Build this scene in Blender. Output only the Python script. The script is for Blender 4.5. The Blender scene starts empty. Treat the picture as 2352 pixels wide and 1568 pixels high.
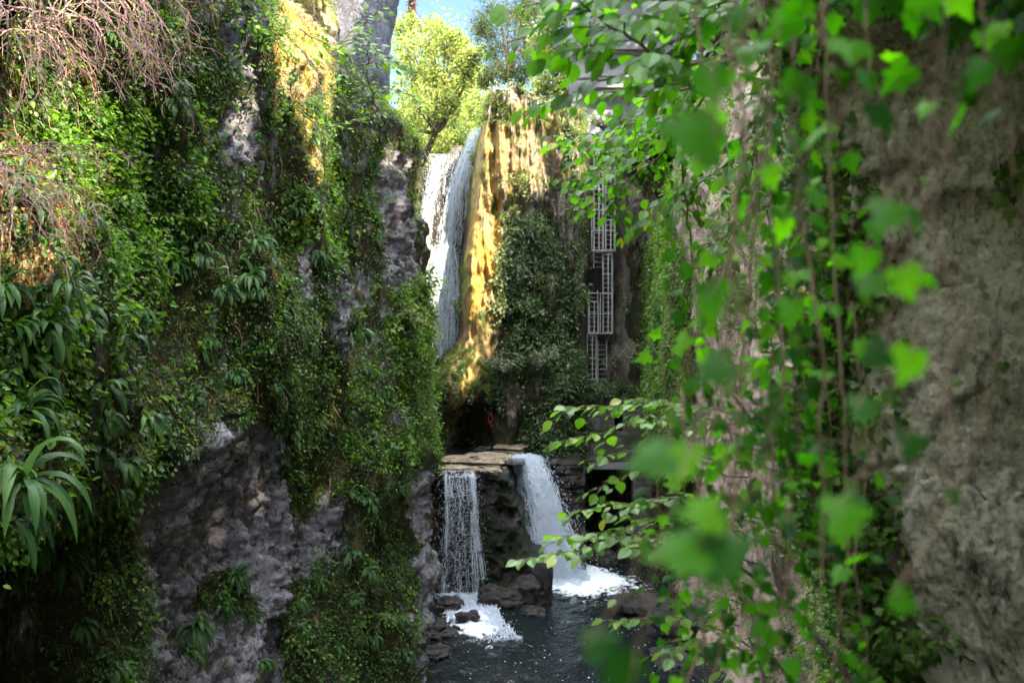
import bpy, math, random
import numpy as np
from mathutils import Vector, Matrix
rng = np.random.default_rng(7)
random.seed(7)
sc = bpy.context.scene
COL = sc.collection
CAMZ = 10.0
# ------------------------------------------------------------- camera, world, sun, exposure
cam_d = bpy.data.cameras.new('camera'); cam = bpy.data.objects.new('camera', cam_d); COL.objects.link(cam)
cam.location = (0, 0, CAMZ); cam.rotation_euler = (math.radians(90), 0, 0)
cam_d.lens = 35; cam_d.sensor_width = 36; cam_d.clip_start = 0.05; cam_d.clip_end = 3000
cam_d.dof.use_dof = True; cam_d.dof.focus_distance = 12.5; cam_d.dof.aperture_fstop = 2.3
cam_d.dof.aperture_blades = 9
sc.camera = cam
SUN = np.array([0.42, -0.60, 0.68]); SUN = SUN / np.linalg.norm(SUN)
w = bpy.data.worlds.new('World'); sc.world = w; w.use_nodes = True
nt = w.node_tree; bg = nt.nodes['Background']
sky = nt.nodes.new('ShaderNodeTexSky'); sky.sky_type = 'NISHITA'; sky.sun_disc = False
sky.sun_elevation = math.asin(SUN[2]); sky.sun_rotation = math.atan2(SUN[0], SUN[1])
sky.air_density = 1.0; sky.dust_density = 0.2; sky.ozone_density = 3.0; sky.altitude = 400
nt.links.new(sky.outputs[0], bg.inputs['Color']); bg.inputs['Strength'].default_value = 0.062
# added unseen bright cloud overhead to light the gorge, clear blue lower down
_g = None; _sx = nt.nodes.new('ShaderNodeSeparateXYZ')
_tc = nt.nodes.new('ShaderNodeTexCoord'); nt.links.new(_tc.outputs['Generated'], _sx.inputs[0])
_n = nt.nodes.new('ShaderNodeTexNoise'); _n.inputs['Scale'].default_value = 3.0; _n.inputs['Detail'].default_value = 6; nt.links.new(_tc.outputs['Generated'], _n.inputs['Vector'])
_a = nt.nodes.new('ShaderNodeMath'); _a.operation = 'MULTIPLY_ADD'; nt.links.new(_n.outputs['Fac'], _a.inputs[0]); _a.inputs[1].default_value = .35; nt.links.new(_sx.outputs[2], _a.inputs[2])
_r = nt.nodes.new('ShaderNodeMapRange'); nt.links.new(_a.outputs[0], _r.inputs['Value']); _r.inputs['From Min'].default_value = .66; _r.inputs['From Max'].default_value = .86
_b = nt.nodes.new('ShaderNodeBackground'); _b.inputs['Color'].default_value = (.86, .93, 1.0, 1); _b.inputs['Strength'].default_value = 2.9
_m = nt.nodes.new('ShaderNodeMixShader'); nt.links.new(_r.outputs[0], _m.inputs[0]); nt.links.new(bg.outputs[0], _m.inputs[1]); nt.links.new(_b.outputs[0], _m.inputs[2])
nt.links.new(_m.outputs[0], nt.nodes['World Output'].inputs['Surface'])
sd = bpy.data.lights.new('sun', 'SUN'); so = bpy.data.objects.new('sun', sd); COL.objects.link(so)
sd.energy = 5.0; sd.angle = math.radians(0.5); sd.color = (1.0, 0.87, 0.66)
so.rotation_euler = Vector(SUN).to_track_quat('Z', 'Y').to_euler(); so.location = (20, -30, 60)
sc.view_settings.view_transform = 'Standard'; sc.view_settings.look = 'None'
sc.view_settings.gamma = 1.0; sc.view_settings.use_curve_mapping = False
sc.view_settings.exposure = 2.5
sc.render.engine = 'CYCLES'
sc.cycles.use_denoising = True
sc.cycles.max_bounces = 8; sc.cycles.diffuse_bounces = 4; sc.cycles.transparent_max_bounces = 12
sc.cycles.sample_clamp_indirect = 6.0

# ------------------------------------------------------------- helpers
F = 2286.67                       # the 35 mm lens in the units the outlines were measured in
def PT(px, py, D): return np.array([(px - 1176) / F * D, D, CAMZ + (784 - py) / F * D])
def proj(p):
    D = np.maximum(p[..., 1], 0.01)
    return 1176 + p[..., 0] / D * F, 784 - (p[..., 2] - CAMZ) / D * F
def nz(v): return v / np.maximum(np.linalg.norm(v, axis=-1, keepdims=True), 1e-9)
def sstep(a, b, x): t = np.clip((x - a) / (b - a), 0, 1); return t * t * (3 - 2 * t)
def _h(i, j, k, s):
    n = (i * 374761393 + j * 668265263 + k * 2147483647 + s * 1274126177) & 0xffffffff
    n = ((n ^ (n >> 13)) * 1274126177) & 0xffffffff
    n = ((n ^ (n >> 15)) * 2246822519) & 0xffffffff
    return ((n ^ (n >> 16)) & 0xffff) / 32767.5 - 1
def vnoise(x, y, z=0.0, s=0):
    x, y, z = np.broadcast_arrays(np.asarray(x, float), np.asarray(y, float), np.asarray(z, float))
    i = np.floor(x).astype(np.int64); j = np.floor(y).astype(np.int64); k = np.floor(z).astype(np.int64)
    u, v, t = x - i, y - j, z - k
    u = u * u * (3 - 2 * u); v = v * v * (3 - 2 * v); t = t * t * (3 - 2 * t)
    def c(a, b, d): return _h(i + a, j + b, k + d, s)
    l = lambda a, b, f: a + (b - a) * f
    return l(l(l(c(0,0,0), c(1,0,0), u), l(c(0,1,0), c(1,1,0), u), v), l(l(c(0,0,1), c(1,0,1), u), l(c(0,1,1), c(1,1,1), u), v), t)
def fbm(x, y, z=0.0, o=4, s=0, g=0.5):
    a, f, r = 1.0, 1.0, 0.0
    for q in range(o):
        r = r + a * vnoise(x * f, y * f, z * f if not np.isscalar(z) or z else 0.0, s + q * 17); a *= g; f *= 2.03
    return r
def ridge(x, y, z=0.0, o=4, s=0):
    a, f, r = 1.0, 1.0, 0.0
    for q in range(o):
        r = r + a * (1 - np.abs(vnoise(x * f, y * f, z, s + q * 13)) * 2); a *= 0.5; f *= 2.1
    return r
def inpoly(px, py, poly):
    r = np.zeros(px.shape, bool); n = len(poly)
    for a in range(n):
        x1, y1 = poly[a]; x2, y2 = poly[(a + 1) % n]
        c = ((y1 > py) != (y2 > py))
        with np.errstate(divide='ignore', invalid='ignore'):
            r ^= c & (px < (x2 - x1) * (py - y1) / (y2 - y1 + 1e-9) + x1)
    return r
def jit(px, py, amp=14, fr=0.03, s=5):
    return px + amp * fbm(px * fr, py * fr, 0, 3, s), py + amp * fbm(px * fr, py * fr, 0, 3, s + 50)

def tag(o, label=None, cat=None, group=None, kind=None):
    if label: o['label'] = label
    if cat: o['category'] = cat
    if group: o['group'] = group
    if kind: o['kind'] = kind
    return o
def empty(name, loc, label, cat, group=None):
    o = bpy.data.objects.new(name, None); COL.objects.link(o); o.location = loc; o.empty_display_size = 0.1
    return tag(o, label, cat, group)
def mesh_from(name, V, polys, mat, parent=None, smooth=False, attrs=None, uv=None, loc=None):
    """polys: list of int arrays (m,k). V in world space; the object keeps its origin at loc (or its parent's origin)."""
    me = bpy.data.meshes.new(name)
    V = np.asarray(V, np.float32)
    off = np.zeros(3, np.float32)
    if parent is not None: off = np.array(parent.location, np.float32) if parent.parent is None else np.array(parent.location, np.float32) + np.array(parent.parent.location, np.float32)
    elif loc is not None: off = np.array(loc, np.float32)
    me.vertices.add(len(V)); me.vertices.foreach_set('co', (V - off).ravel())
    lt, lv = [], []
    for p in polys:
        p = np.asarray(p, np.int32)
        if len(p) == 0: continue
        lt.append(np.full(len(p), p.shape[1], np.int32)); lv.append(p.ravel())
    lt = np.concatenate(lt); lv = np.concatenate(lv)
    me.loops.add(len(lv)); me.loops.foreach_set('vertex_index', lv)
    me.polygons.add(len(lt)); ls = np.zeros(len(lt), np.int32); ls[1:] = np.cumsum(lt)[:-1]
    me.polygons.foreach_set('loop_start', ls)
    try: me.polygons.foreach_set('loop_total', lt)
    except Exception: pass
    me.polygons.foreach_set('use_smooth', np.full(len(lt), smooth))
    if attrs:
        for k, a in attrs.items():
            at = me.attributes.new(k, 'FLOAT', 'POINT'); at.data.foreach_set('value', np.asarray(a, np.float32).ravel())
    if uv is not None:
        u = me.uv_layers.new(name='UVMap'); u.data.foreach_set('uv', np.asarray(uv, np.float32)[lv].ravel())
    me.update(calc_edges=True)
    me.materials.append(mat)
    o = bpy.data.objects.new(name, me); COL.objects.link(o)
    if parent is not None: o.parent = parent
    elif loc is not None: o.location = tuple(float(c) for c in loc)
    return o
class Geo:
    def __init__(s): s.V = []; s.P = {}; s.n = 0
    def add(s, V, polys):
        V = np.asarray(V, np.float32).reshape(-1, 3)
        for p in polys:
            p = np.asarray(p, np.int64)
            s.P.setdefault(p.shape[1], []).append(p + s.n)
        s.V.append(V); s.n += len(V)
    def build(s, name, mat, parent=None, **k):
        return mesh_from(name, np.concatenate(s.V), [np.concatenate(v) for v in s.P.values()], mat, parent, **k)
    def box(s, c, d, R=None):
        c = np.asarray(c, float); h = np.asarray(d, float) / 2
        v = np.array([[x, y, z] for x in (-1, 1) for y in (-1, 1) for z in (-1, 1)]) * h
        if R is not None: v = v @ np.array(R).T
        s.add(v + c, [np.array([[0,1,3,2],[4,6,7,5],[0,4,5,1],[2,3,7,6],[0,2,6,4],[1,5,7,3]])])
    def tube(s, pts, rad, k=5, cap=True):
        pts = np.asarray(pts, float); n = len(pts); rad = np.broadcast_to(rad, (n,))
        t = nz(np.gradient(pts, axis=0)); up = np.array([0.13, 0.21, 0.97]); 
        if abs(t[0] @ up) > 0.9: up = np.array([0.97, 0.2, 0.1])
        a = nz(np.cross(t, up)); b = np.cross(t, a)
        th = np.arange(k) * 2 * math.pi / k
        V = pts[:, None] + rad[:, None, None] * (np.cos(th)[None, :, None] * a[:, None] + np.sin(th)[None, :, None] * b[:, None])
        i = np.arange(n - 1)[:, None] * k; j = np.arange(k)[None]; j2 = (j + 1) % k
        q = np.stack([i + j, i + j2, i + k + j2, i + k + j], -1).reshape(-1, 4)
        s.add(V, [q])
# leaf templates: verts (k,3) x = width, y = length, z = lift ; faces
T_Q = (np.array([[0,0,0],[.34,.42,.07],[0,1,-.12],[-.34,.42,.07]], float), [np.array([[0,1,2,3]])])
T_6 = (np.array([[0,0,0],[.27,.25,.07],[.29,.6,.03],[0,1,-.14],[-.29,.6,.03],[-.27,.25,.07]], float), [np.array([[0,1,2,3],[0,3,4,5]])])
T_L = (np.array([[0,0,0],[.10,.3,.04],[.10,.65,-.02],[0,1,-.2],[-.10,.65,-.02],[-.10,.3,.04]], float), [np.array([[0,1,2,3],[0,3,4,5]])])
_iv = [(0,.02),(.13,-.12),(.36,-.12),(.55,.08),(.40,.26),(.50,.52),(.24,.56),(.0,1.0)]
_iv = _iv + [(-x, y) for x, y in _iv[1:-1][::-1]]
T_I = (np.array([[0,.36,.06]] + [[x, y, -0.10 * (x*x*2 + max(0, y-.5))] for x, y in _iv], float),
       [np.array([[0, 1 + a, 1 + (a + 1) % len(_iv)] for a in range(len(_iv))])])
_bh = [(0,0),(.14,.05),(.30,.22),(.37,.42),(.33,.62),(.19,.82),(0,1.0)]
T_B = (np.array([[x, y, .16*abs(x)-.16*y*y] for x, y in _bh] + [[-x, y, .16*abs(x)-.16*y*y] for x, y in _bh[1:-1][::-1]] + [[0,.3,-.015],[0,.6,-.06]], float), None)
# right half then left half, each a strip folded at the midrib
_r = [0,1,2,3,4,5,6]; _m0, _m1 = 12, 13
T_B = (T_B[0], [np.array([[0,1,2,_m0],[_m0,2,3,_m1],[_m1,4,5,6],[0,_m0,10,11],[_m0,_m1,9,10],[_m1,6,7,8]]), np.array([[_m1,3,4],[_m1,8,9]])])
_mp = [(0,0),(.22,-.06),(.16,.1),(.5,.12),(.34,.3),(.56,.55),(.28,.5),(.22,.66),(0,1.0)]
_mp = _mp + [(-x, y) for x, y in _mp[1:-1][::-1]]
T_M = (np.array([[0,.33,.03]] + [[x, y, -0.12 * (x*x*2 + max(0, y-.4)*.7)] for x, y in _mp], float),
       [np.array([[0, 1 + a, 1 + (a + 1) % len(_mp)] for a in range(len(_mp))])])
def leaves(T, pos, axis, nrm, size, geo=None, wid=1.0):
    """one leaf per row"""
    A = nz(axis); X = nz(np.cross(A, nrm)); N = np.cross(X, A)
    t = T[0]; s = np.broadcast_to(size, (len(pos),))[:, None, None]
    V = pos[:, None] + s * (t[None, :, 0:1] * wid * X[:, None] + t[None, :, 1:2] * A[:, None] + t[None, :, 2:3] * N[:, None])
    k = len(t); off = np.arange(len(pos))[:, None, None] * k
    polys = [(f[None] + off).reshape(-1, f.shape[1]) for f in T[1]]
    if geo is not None: geo.add(V, polys); return geo
    g = Geo(); g.add(V, polys); return g
def rnd(n, s=1.0): return rng.normal(0, s, (n, 3))

# ------------------------------------------------------------- materials
def newmat(name):
    m = bpy.data.materials.new(name); m.use_nodes = True; m.node_tree.nodes.clear(); return m
class N:
    def __init__(s, m): s.t = m.node_tree
    def __call__(s, ty, ins=None, **kw):
        n = s.t.nodes.new('ShaderNode' + ty)
        for k, v in kw.items(): setattr(n, k, v)
        for k, v in (ins or {}).items():
            if isinstance(v, bpy.types.NodeSocket): s.t.links.new(v, n.inputs[k])
            else: n.inputs[k].default_value = v
        return n
    def ramp(s, fac, stops, interp='LINEAR'):
        n = s.t.nodes.new('ShaderNodeValToRGB'); s.t.links.new(fac, n.inputs[0]); cr = n.color_ramp; cr.interpolation = interp
        while len(cr.elements) < len(stops): cr.elements.new(0.5)
        for e, (p, c) in zip(cr.elements, stops): e.position = p; e.color = (*c, 1) if len(c) == 3 else c
        return n.outputs[0]
    def mix(s, f, a, b, mode='MIX'):
        n = s.t.nodes.new('ShaderNodeMix'); n.data_type = 'RGBA'; n.blend_type = mode
        for k, v in ((0, f), (6, a), (7, b)):
            if isinstance(v, bpy.types.NodeSocket): s.t.links.new(v, n.inputs[k])
            else: n.inputs[k].default_value = v if k == 0 else ((*v, 1) if len(v) == 3 else v)
        return n.outputs[2]
    def math(s, op, a, b=0.0, clamp=False):
        n = s.t.nodes.new('ShaderNodeMath'); n.operation = op; n.use_clamp = clamp
        for k, v in ((0, a), (1, b)):
            if isinstance(v, bpy.types.NodeSocket): s.t.links.new(v, n.inputs[k])
            else: n.inputs[k].default_value = v
        return n.outputs[0]
    def noise(s, scale, vec=None, detail=6, rough=0.6, dist=0.0):
        n = s('TexNoise', {'Scale': scale, 'Detail': detail, 'Roughness': rough, 'Distortion': dist})
        if vec is not None: s.t.links.new(vec, n.inputs['Vector'])
        return n.outputs['Fac']
    def out(s, sh, vol=None, disp=None):
        o = s('OutputMaterial'); s.t.links.new(sh, o.inputs['Surface'])
def leafmat(name, stops, trans=0.45, rough=0.42, tcol=None, spec=0.35):
    m = newmat(name); n = N(m)
    g = n('NewGeometry'); col = n.ramp(g.outputs['Random Per Island'], stops)
    tc = n('TexCoord'); f = n.noise(1.3, tc.outputs['Object'], 3); col = n.mix(0.5, col, n.ramp(f, [(.3, (.55,.6,.5)), (.7, (1.25,1.2,1.1))]), 'MULTIPLY')
    p = n('BsdfPrincipled', {'Base Color': col, 'Roughness': rough, 'Specular IOR Level': spec})
    tcl = n.mix(1.0, col, tcol or (1.9, 2.0, 0.55), 'MULTIPLY')
    t = n('BsdfTranslucent', {'Color': tcl})
    mx = n('MixShader', {0: trans, 1: p.outputs[0], 2: t.outputs[0]})
    n.out(mx.outputs[0]); return m
def rockmat(name, dark, mid, light, moss1=(.035,.045,.010), moss2=(.11,.085,.02), stain=None, scale=1.0, bump=0.6, wet=0.0, vstretch=0.35, bdist=0.12, pits=.8):
    """bare rock, covered by moss where the 'moss' attribute says; 'warm' attribute paints in sunlit golden ochre"""
    m = newmat(name); n = N(m)
    tc = n('TexCoord'); mp = n('Mapping', {'Vector': tc.outputs['Object'], 'Scale': (1, 1, vstretch)})
    v = mp.outputs[0]; vo = tc.outputs['Object']
    a = n.noise(0.9*scale, v, 8, .62); b = n.noise(7*scale, vo, 8, .7); c = n.noise(2.6*scale, v, 6, .6, .8)
    col = n.ramp(n.math('ADD', n.math('MULTIPLY', a, .55), n.math('MULTIPLY', b, .45)), [(.33, dark), (.5, mid), (.68, light)])
    pit = n.ramp(n.noise(9*scale, n.mix(.5, v, vo), 7, .75, .6), [(.36, (1,)*3), (.46, (0,)*3)])
    col = n.mix(n.math('MULTIPLY', pit, pits), col, tuple(x*.4 for x in dark))
    lich = n.ramp(n.noise(5*scale, vo, 4, .5), [(.62, (0,)*3), (.68, (1,)*3)])
    col = n.mix(n.math('MULTIPLY', lich, .45), col, tuple(min(1, x*1.35) for x in light))
    if stain: col = n.mix(n.ramp(n.noise(1.6*scale, v, 5, .65), [(.45, (0,)*3), (.62, (1,)*3)]), col, stain)
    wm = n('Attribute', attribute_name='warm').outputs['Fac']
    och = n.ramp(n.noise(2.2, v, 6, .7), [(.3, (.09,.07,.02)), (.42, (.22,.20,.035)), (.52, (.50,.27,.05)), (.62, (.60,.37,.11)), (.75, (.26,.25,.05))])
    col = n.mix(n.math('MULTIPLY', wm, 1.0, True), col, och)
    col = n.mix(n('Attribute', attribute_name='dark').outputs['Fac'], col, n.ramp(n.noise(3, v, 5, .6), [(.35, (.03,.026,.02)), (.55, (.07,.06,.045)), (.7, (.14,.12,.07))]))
    ms = n('Attribute', attribute_name='moss').outputs['Fac']
    mf = n.ramp(n.math('ADD', ms, n.math('MULTIPLY', n.math('SUBTRACT', n.noise(4*scale, v, 8, .7), .5), 1.3)), [(.42, (0,)*3), (.58, (1,)*3)])
    mc = n.ramp(n.math('ADD', n.math('MULTIPLY', n.noise(1.4, vo, 4), .6), n.math('MULTIPLY', n.noise(22, vo, 3, .6), .4)), [(.36, tuple(x*.45 for x in moss1)), (.5, moss1), (.62, moss2)])
    col = n.mix(mf, col, mc)
    bm = n.math('SUBTRACT', n.math('ADD', n.math('MULTIPLY', b, 1.1), n.math('MULTIPLY', c, 1.1)), n.math('MULTIPLY', pit, .35))
    bm = n.math('ADD', bm, n.math('MULTIPLY', n.math('MULTIPLY', mf, n.noise(30, vo, 3, .7)), 1.2))
    bp = n('Bump', {'Height': bm, 'Strength': bump, 'Distance': bdist})
    rg = n.math('SUBTRACT', .88, n.math('MULTIPLY', wet, n.ramp(a, [(.35, (1,)*3), (.6, (.3,)*3)])), True)
    p = n('BsdfPrincipled', {'Base Color': col, 'Roughness': rg, 'Specular IOR Level': .35, 'Normal': bp.outputs[0]})
    n.out(p.outputs[0]); return m
def plain(name, c1, c2, rough=.7, scale=8, metal=0, bump=.2):
    m = newmat(name); n = N(m); tc = n('TexCoord')
    f = n.noise(scale, tc.outputs['Object'], 6)
    col = n.ramp(f, [(.35, c1), (.65, c2)])
    p = n('BsdfPrincipled', {'Base Color': col, 'Roughness': rough, 'Metallic': metal, 'Normal': n('Bump', {'Height': f, 'Strength': bump, 'Distance': .02}).outputs[0]})
    n.out(p.outputs[0]); return m
M = {}
M['rockL'] = rockmat('grey_limestone', (.06,.052,.065), (.25,.23,.26), (.54,.50,.54), bump=.9)
M['rockF'] = rockmat('blue_grey_limestone', (.05,.05,.065), (.13,.13,.16), (.24,.23,.27), bump=.8)
M['rockB'] = rockmat('tufa_cliff', (.07,.055,.045), (.24,.19,.15), (.46,.38,.30), bump=.9)
M['rockR'] = rockmat('pink_limestone', (.13,.09,.075), (.34,.25,.20), (.52,.41,.34), bump=.8)
M['rockN'] = rockmat('near_limestone', (.08,.07,.045), (.58,.53,.40), (.82,.78,.64), moss1=(.05,.06,.02), moss2=(.12,.12,.04), scale=3.4, bump=1.0, vstretch=.6, bdist=.035, pits=.35)
M['rockW'] = rockmat('wet_dark_rock', (.012,.010,.010), (.04,.033,.032), (.10,.085,.08), moss1=(.018,.03,.008), moss2=(.04,.05,.012), bump=.9, wet=.6, scale=1.6)
M['slab'] = rockmat('layered_slab', (.09,.065,.045), (.28,.21,.14), (.52,.44,.34), bump=.8, wet=.2, vstretch=3.0, scale=1.3)
M['hazel'] = leafmat('sunlit_hazel_leaf', [(0, (.06,.13,.02)), (.5, (.12,.24,.035)), (.9, (.20,.32,.05)), (1, (.42,.40,.05))], .5, .36, (1.5, 1.9, .35), spec=.5)  # leaf colour lightened to stand in for the sun shaft on these sprays
M['ivy'] = leafmat('small_ivy_leaf', [(0, (.014,.038,.012)), (.35, (.035,.085,.02)), (.75, (.07,.145,.034)), (.93, (.14,.20,.05)), (1, (.22,.24,.08))], .35)
M['herb'] = leafmat('herb_leaf', [(0, (.03,.08,.012)), (.5, (.085,.19,.022)), (1, (.18,.30,.045))], .45)
M['fern'] = leafmat('hart_tongue_leaf', [(0, (.02,.06,.018)), (.6, (.045,.11,.03)), (1, (.09,.17,.04))], .4, .45, spec=.28)
M['dry'] = leafmat('dead_leaf', [(0, (.12,.035,.015)), (.5, (.28,.09,.03)), (1, (.42,.22,.08))], .25, .7, (1.3, 1.1, .7))
M['grass'] = leafmat('hanging_grass', [(0, (.05,.09,.02)), (.5, (.11,.17,.04)), (.85, (.22,.24,.08)), (1, (.34,.27,.12))], .45, .6)
M['moss'] = leafmat('moss_tuft', [(0, (.03,.035,.008)), (.5, (.08,.085,.015)), (1, (.20,.16,.03))], .3, .8, (1.5, 1.4, .5))
M['backivy'] = leafmat('pale_shrub_leaf', [(0, (.04,.07,.03)), (.4, (.10,.15,.075)), (.8, (.19,.25,.14)), (1, (.36,.40,.25))], .35, .5, spec=.45)
M['rightivy'] = leafmat('wall_creeper_leaf', [(0, (.03,.07,.015)), (.5, (.08,.16,.03)), (1, (.16,.25,.06))], .4, .5)
M['tree_y'] = leafmat('sunlit_yellow_leaf', [(0, (.07,.10,.025)), (.5, (.19,.22,.06)), (1, (.36,.36,.13))], .45, .5, (1.5, 1.7, .7))
M['tree_d'] = leafmat('grey_green_leaf', [(0, (.02,.032,.016)), (.6, (.055,.075,.03)), (1, (.14,.15,.045))], .4, .5)
M['tree_r'] = leafmat('rusty_needle', [(0, (.07,.03,.02)), (1, (.22,.09,.06))], .2, .8, (1.2,1,.8))
M['near'] = leafmat('hazel_leaf', [(0, (.035,.09,.012)), (.5, (.07,.17,.02)), (.93, (.12,.24,.03)), (.97, (.14,.26,.03)), (1, (.45,.32,.03))], .55, .42, (1.6, 2.2, .25), spec=.28)
M['ivyF'] = leafmat('foreground_ivy_leaf', [(0, (.008,.035,.006)), (.4, (.02,.085,.006)), (.8, (.05,.17,.006)), (1, (.10,.25,.008))], .6, .5, (1.7, 2.3, .15), spec=.15)
M['bark'] = plain('bark', (.05,.035,.028), (.14,.10,.08), .85, 20)
M['twig'] = plain('pink_bare_twig', (.20,.10,.09), (.40,.23,.20), .8, 30)
M['stem'] = plain('brown_vine_stem', (.055,.034,.018), (.15,.095,.05), .85, 30)
M['steel'] = plain('galvanised_steel', (.50,.46,.43), (.68,.64,.60), .5, 12, .1)
M['concrete'] = plain('concrete', (.13,.125,.13), (.25,.24,.25), .9, 1.2)
M['pink'] = plain('pink_cord', (.75,.04,.15), (.9,.08,.12), .6, 5)

# ------------------------------------------------------------- grid surfaces
GR = {}
def grid(name, P, mat, attrs=None, kind='structure', flip=False, **k):
    ns, nv = P.shape[:2]
    i = np.arange(ns - 1)[:, None] * nv; j = np.arange(nv - 1)[None]
    q = np.stack([i + j, i + nv + j, i + nv + j + 1, i + j + 1], -1).reshape(-1, 4)
    if flip: q = q[:, ::-1]
    at = {a: v.reshape(-1) for a, v in (attrs or {}).items()}
    o = mesh_from(name, P.reshape(-1, 3), [q], mat, None, True, at)
    o['kind'] = kind
    return o
class Surf:
    """a grid surface kept for scattering plants on it"""
    def __init__(s, P, flip=False):
        s.P = P; du = np.gradient(P, axis=0); dv = np.gradient(P, axis=1)
        n = np.cross(du, dv); s.area = np.linalg.norm(n, axis=-1); s.N = nz(n) * (-1 if flip else 1)
        s.px, s.py = proj(P)
        s.vis = (s.px > -330) & (s.px < 2700) & (s.py > -330) & (s.py < 1850) & (P[..., 1] > .6) & ((s.N * (np.array([0, 0, CAMZ]) - P)).sum(-1) > -0.25 * np.linalg.norm(P, axis=-1))
    def pick(s, n, w):
        w = (w * s.area * s.vis).ravel(); w = w / w.sum()
        k = rng.choice(len(w), n, p=w); i, j = np.unravel_index(k, s.area.shape)
        i2 = np.clip(i + rng.integers(0, 2, n) * 2 - 1, 0, s.area.shape[0] - 1); j2 = np.clip(j + rng.integers(0, 2, n) * 2 - 1, 0, s.area.shape[1] - 1)
        a = rng.random((n, 1)) * .5; b = rng.random((n, 1)) * .5
        p = s.P[i, j] + a * (s.P[i2, j] - s.P[i, j]) + b * (s.P[i, j2] - s.P[i, j])
        return p, s.N[i, j], s.px[i, j], s.py[i, j]
    def at(s, px, py, ymin=3.6):
        d = (s.px - px) ** 2 + (s.py - py) ** 2 + (~s.vis) * 1e7 + (s.P[..., 1] < ymin) * 1e7
        k = np.nonzero(d.ravel() < 30**2)[0]; k = k if len(k) else np.argsort(d.ravel())[:1]; P = s.P.reshape(-1, 3)[k]; b = k[np.argmin(P[:, 1])]
        return s.P.reshape(-1, 3)[b].copy(), s.N.reshape(-1, 3)[b].copy()
def clumps(pos, nrm, rad, per, size, T=T_Q, geo=None, droop=.5, up=.7):
    """leafy tufts growing out of a surface"""
    n = len(pos); per = np.asarray(np.broadcast_to(per, (n,)), int); k = np.repeat(np.arange(n), per); m = len(k)
    r = np.broadcast_to(rad, (n,))[k][:, None]; nr = nrm[k]
    d = rnd(m, .5); d -= nr * (d * nr).sum(-1, keepdims=True) * .8
    lift = np.abs(rng.normal(0, .45, (m, 1)))
    q = pos[k] + r * (d + nr * lift)
    q[:, 2] -= (r[:, 0] * .25)
    ax = nr * .6 + d * .5 + np.array([0, 0, -droop]) + rnd(m, .45)
    nn = nr * .5 + np.array([0, 0, up]) + rnd(m, .45)
    sz = np.broadcast_to(size, (n,))[k] * rng.uniform(.6, 1.35, m)
    return leaves(T, q, ax, nn, sz, geo)
# ------------------------------------------------------------- left cliff
def path_pts(ctrl, ds, win=41):
    c = np.array(ctrl, float); t = np.concatenate([[0], np.cumsum(np.linalg.norm(np.diff(c, axis=0), axis=1))])
    tt = [0.0]
    while tt[-1] < t[-1]:
        y = np.interp(tt[-1], t, c[:, 1]); tt.append(tt[-1] + ds(y))
    tt = np.array(tt[:-1]); x = np.interp(tt, t, c[:, 0]); y = np.interp(tt, t, c[:, 1])
    def sm(a, w):
        k = np.ones(w) / w; return np.convolve(np.pad(a, w // 2, mode='edge'), k, 'valid')[:len(a)]
    # smooth by arc distance
    g = np.arange(0, t[-1], .05); gx = np.interp(g, t, c[:, 0]); gy = np.interp(g, t, c[:, 1])
    gx = sm(gx, win); gy = sm(gy, win)
    x = np.interp(tt, g, gx); y = np.interp(tt, g, gy)
    dx = np.interp(tt, g, np.gradient(gx, g)); dy = np.interp(tt, g, np.gradient(gy, g))
    l = np.hypot(dx, dy); return tt, x, y, dy / l, -dx / l        # normal to the right of travel
ROCKA = [(330,1110),(430,1040),(520,955),(600,965),(650,990),(652,1100),(645,1190),(720,1170),(730,1290),(650,1350),(640,1420),(590,1430),(540,1310),(470,1330),(430,1400),(400,1568),(330,1560),(322,1400),(318,1230)]
BARE = [[(505,55),(560,40),(600,95),(615,240),(575,260),(540,150)],[(508,265),(560,230),(600,330),(570,390),(545,330),(530,385),(510,380)],
        [(690,560),(732,545),(725,690),(690,700)],[(760,640),(825,610),(815,740),(790,830),(770,760)],[(855,430),(895,330),(950,345),(962,640),(920,660),(880,640)],
        [(940,1080),(1000,1090),(1005,1600),(950,1600),(962,1400)],[(585,280),(605,300),(605,400),(585,400)]]
SOFT = [[(330,1400),(640,1430),(640,1650),(330,1650)],[(700,1180),(780,1160),(790,1270),(700,1290)]]
t_, bx, by, nx_, ny_ = path_pts([(-7.5,-14),(-6.5,-6),(-5.6,2),(-5.15,8),(-5.2,12),(-4.85,16),(-4.05,20),(-3.1,24),(-2.45,27.3),(-2.35,28.6),(-2.9,30.5),(-4.2,33),(-4.9,38),(-4.8,44),(-4.2,49),(-3.6,54)],
                                  lambda y: .30 if y < 5 else (.0036 * y if y < 30 else .16))
zz = np.concatenate([np.linspace(-1.5, 4.5, 90), np.linspace(4.56, 14.5, 270), np.linspace(14.56, 19.8, 100), np.linspace(20, 25, 26)])
S, Z = np.meshgrid(t_, zz, indexing='ij'); BX = bx[:, None] + 0*Z; BY = by[:, None] + 0*Z; NX = nx_[:, None] + 0*Z; NY = ny_[:, None] + 0*Z
offc = np.interp(Z, [0, 6.4, 7.35, 9.8, 11, 12.25, 14.7, 15.6, 16.5, 17.8, 18.4, 19.6, 24], [0, 0, .12, .22, 0, -.4, -.3, -.22, -1.15, -2.25, -2.8, -2.95, -4.3])
wgt = np.interp(BY, [0, 12, 20, 25], [.25, .35, .75, 1.0])
wn = fbm(BX*.0 + S*.35, Z*.18, 0, 3, 3)
d = .55*wn + .30*fbm(S*1.1 + .35*fbm(S*.5, Z*.5, 0, 2, 8), Z*.38, 0, 4, 11) - .16*ridge(S*.9, Z*.22, 0, 3, 21)
d += np.interp(BY, [22, 27], [1, .45]) * 0
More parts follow.
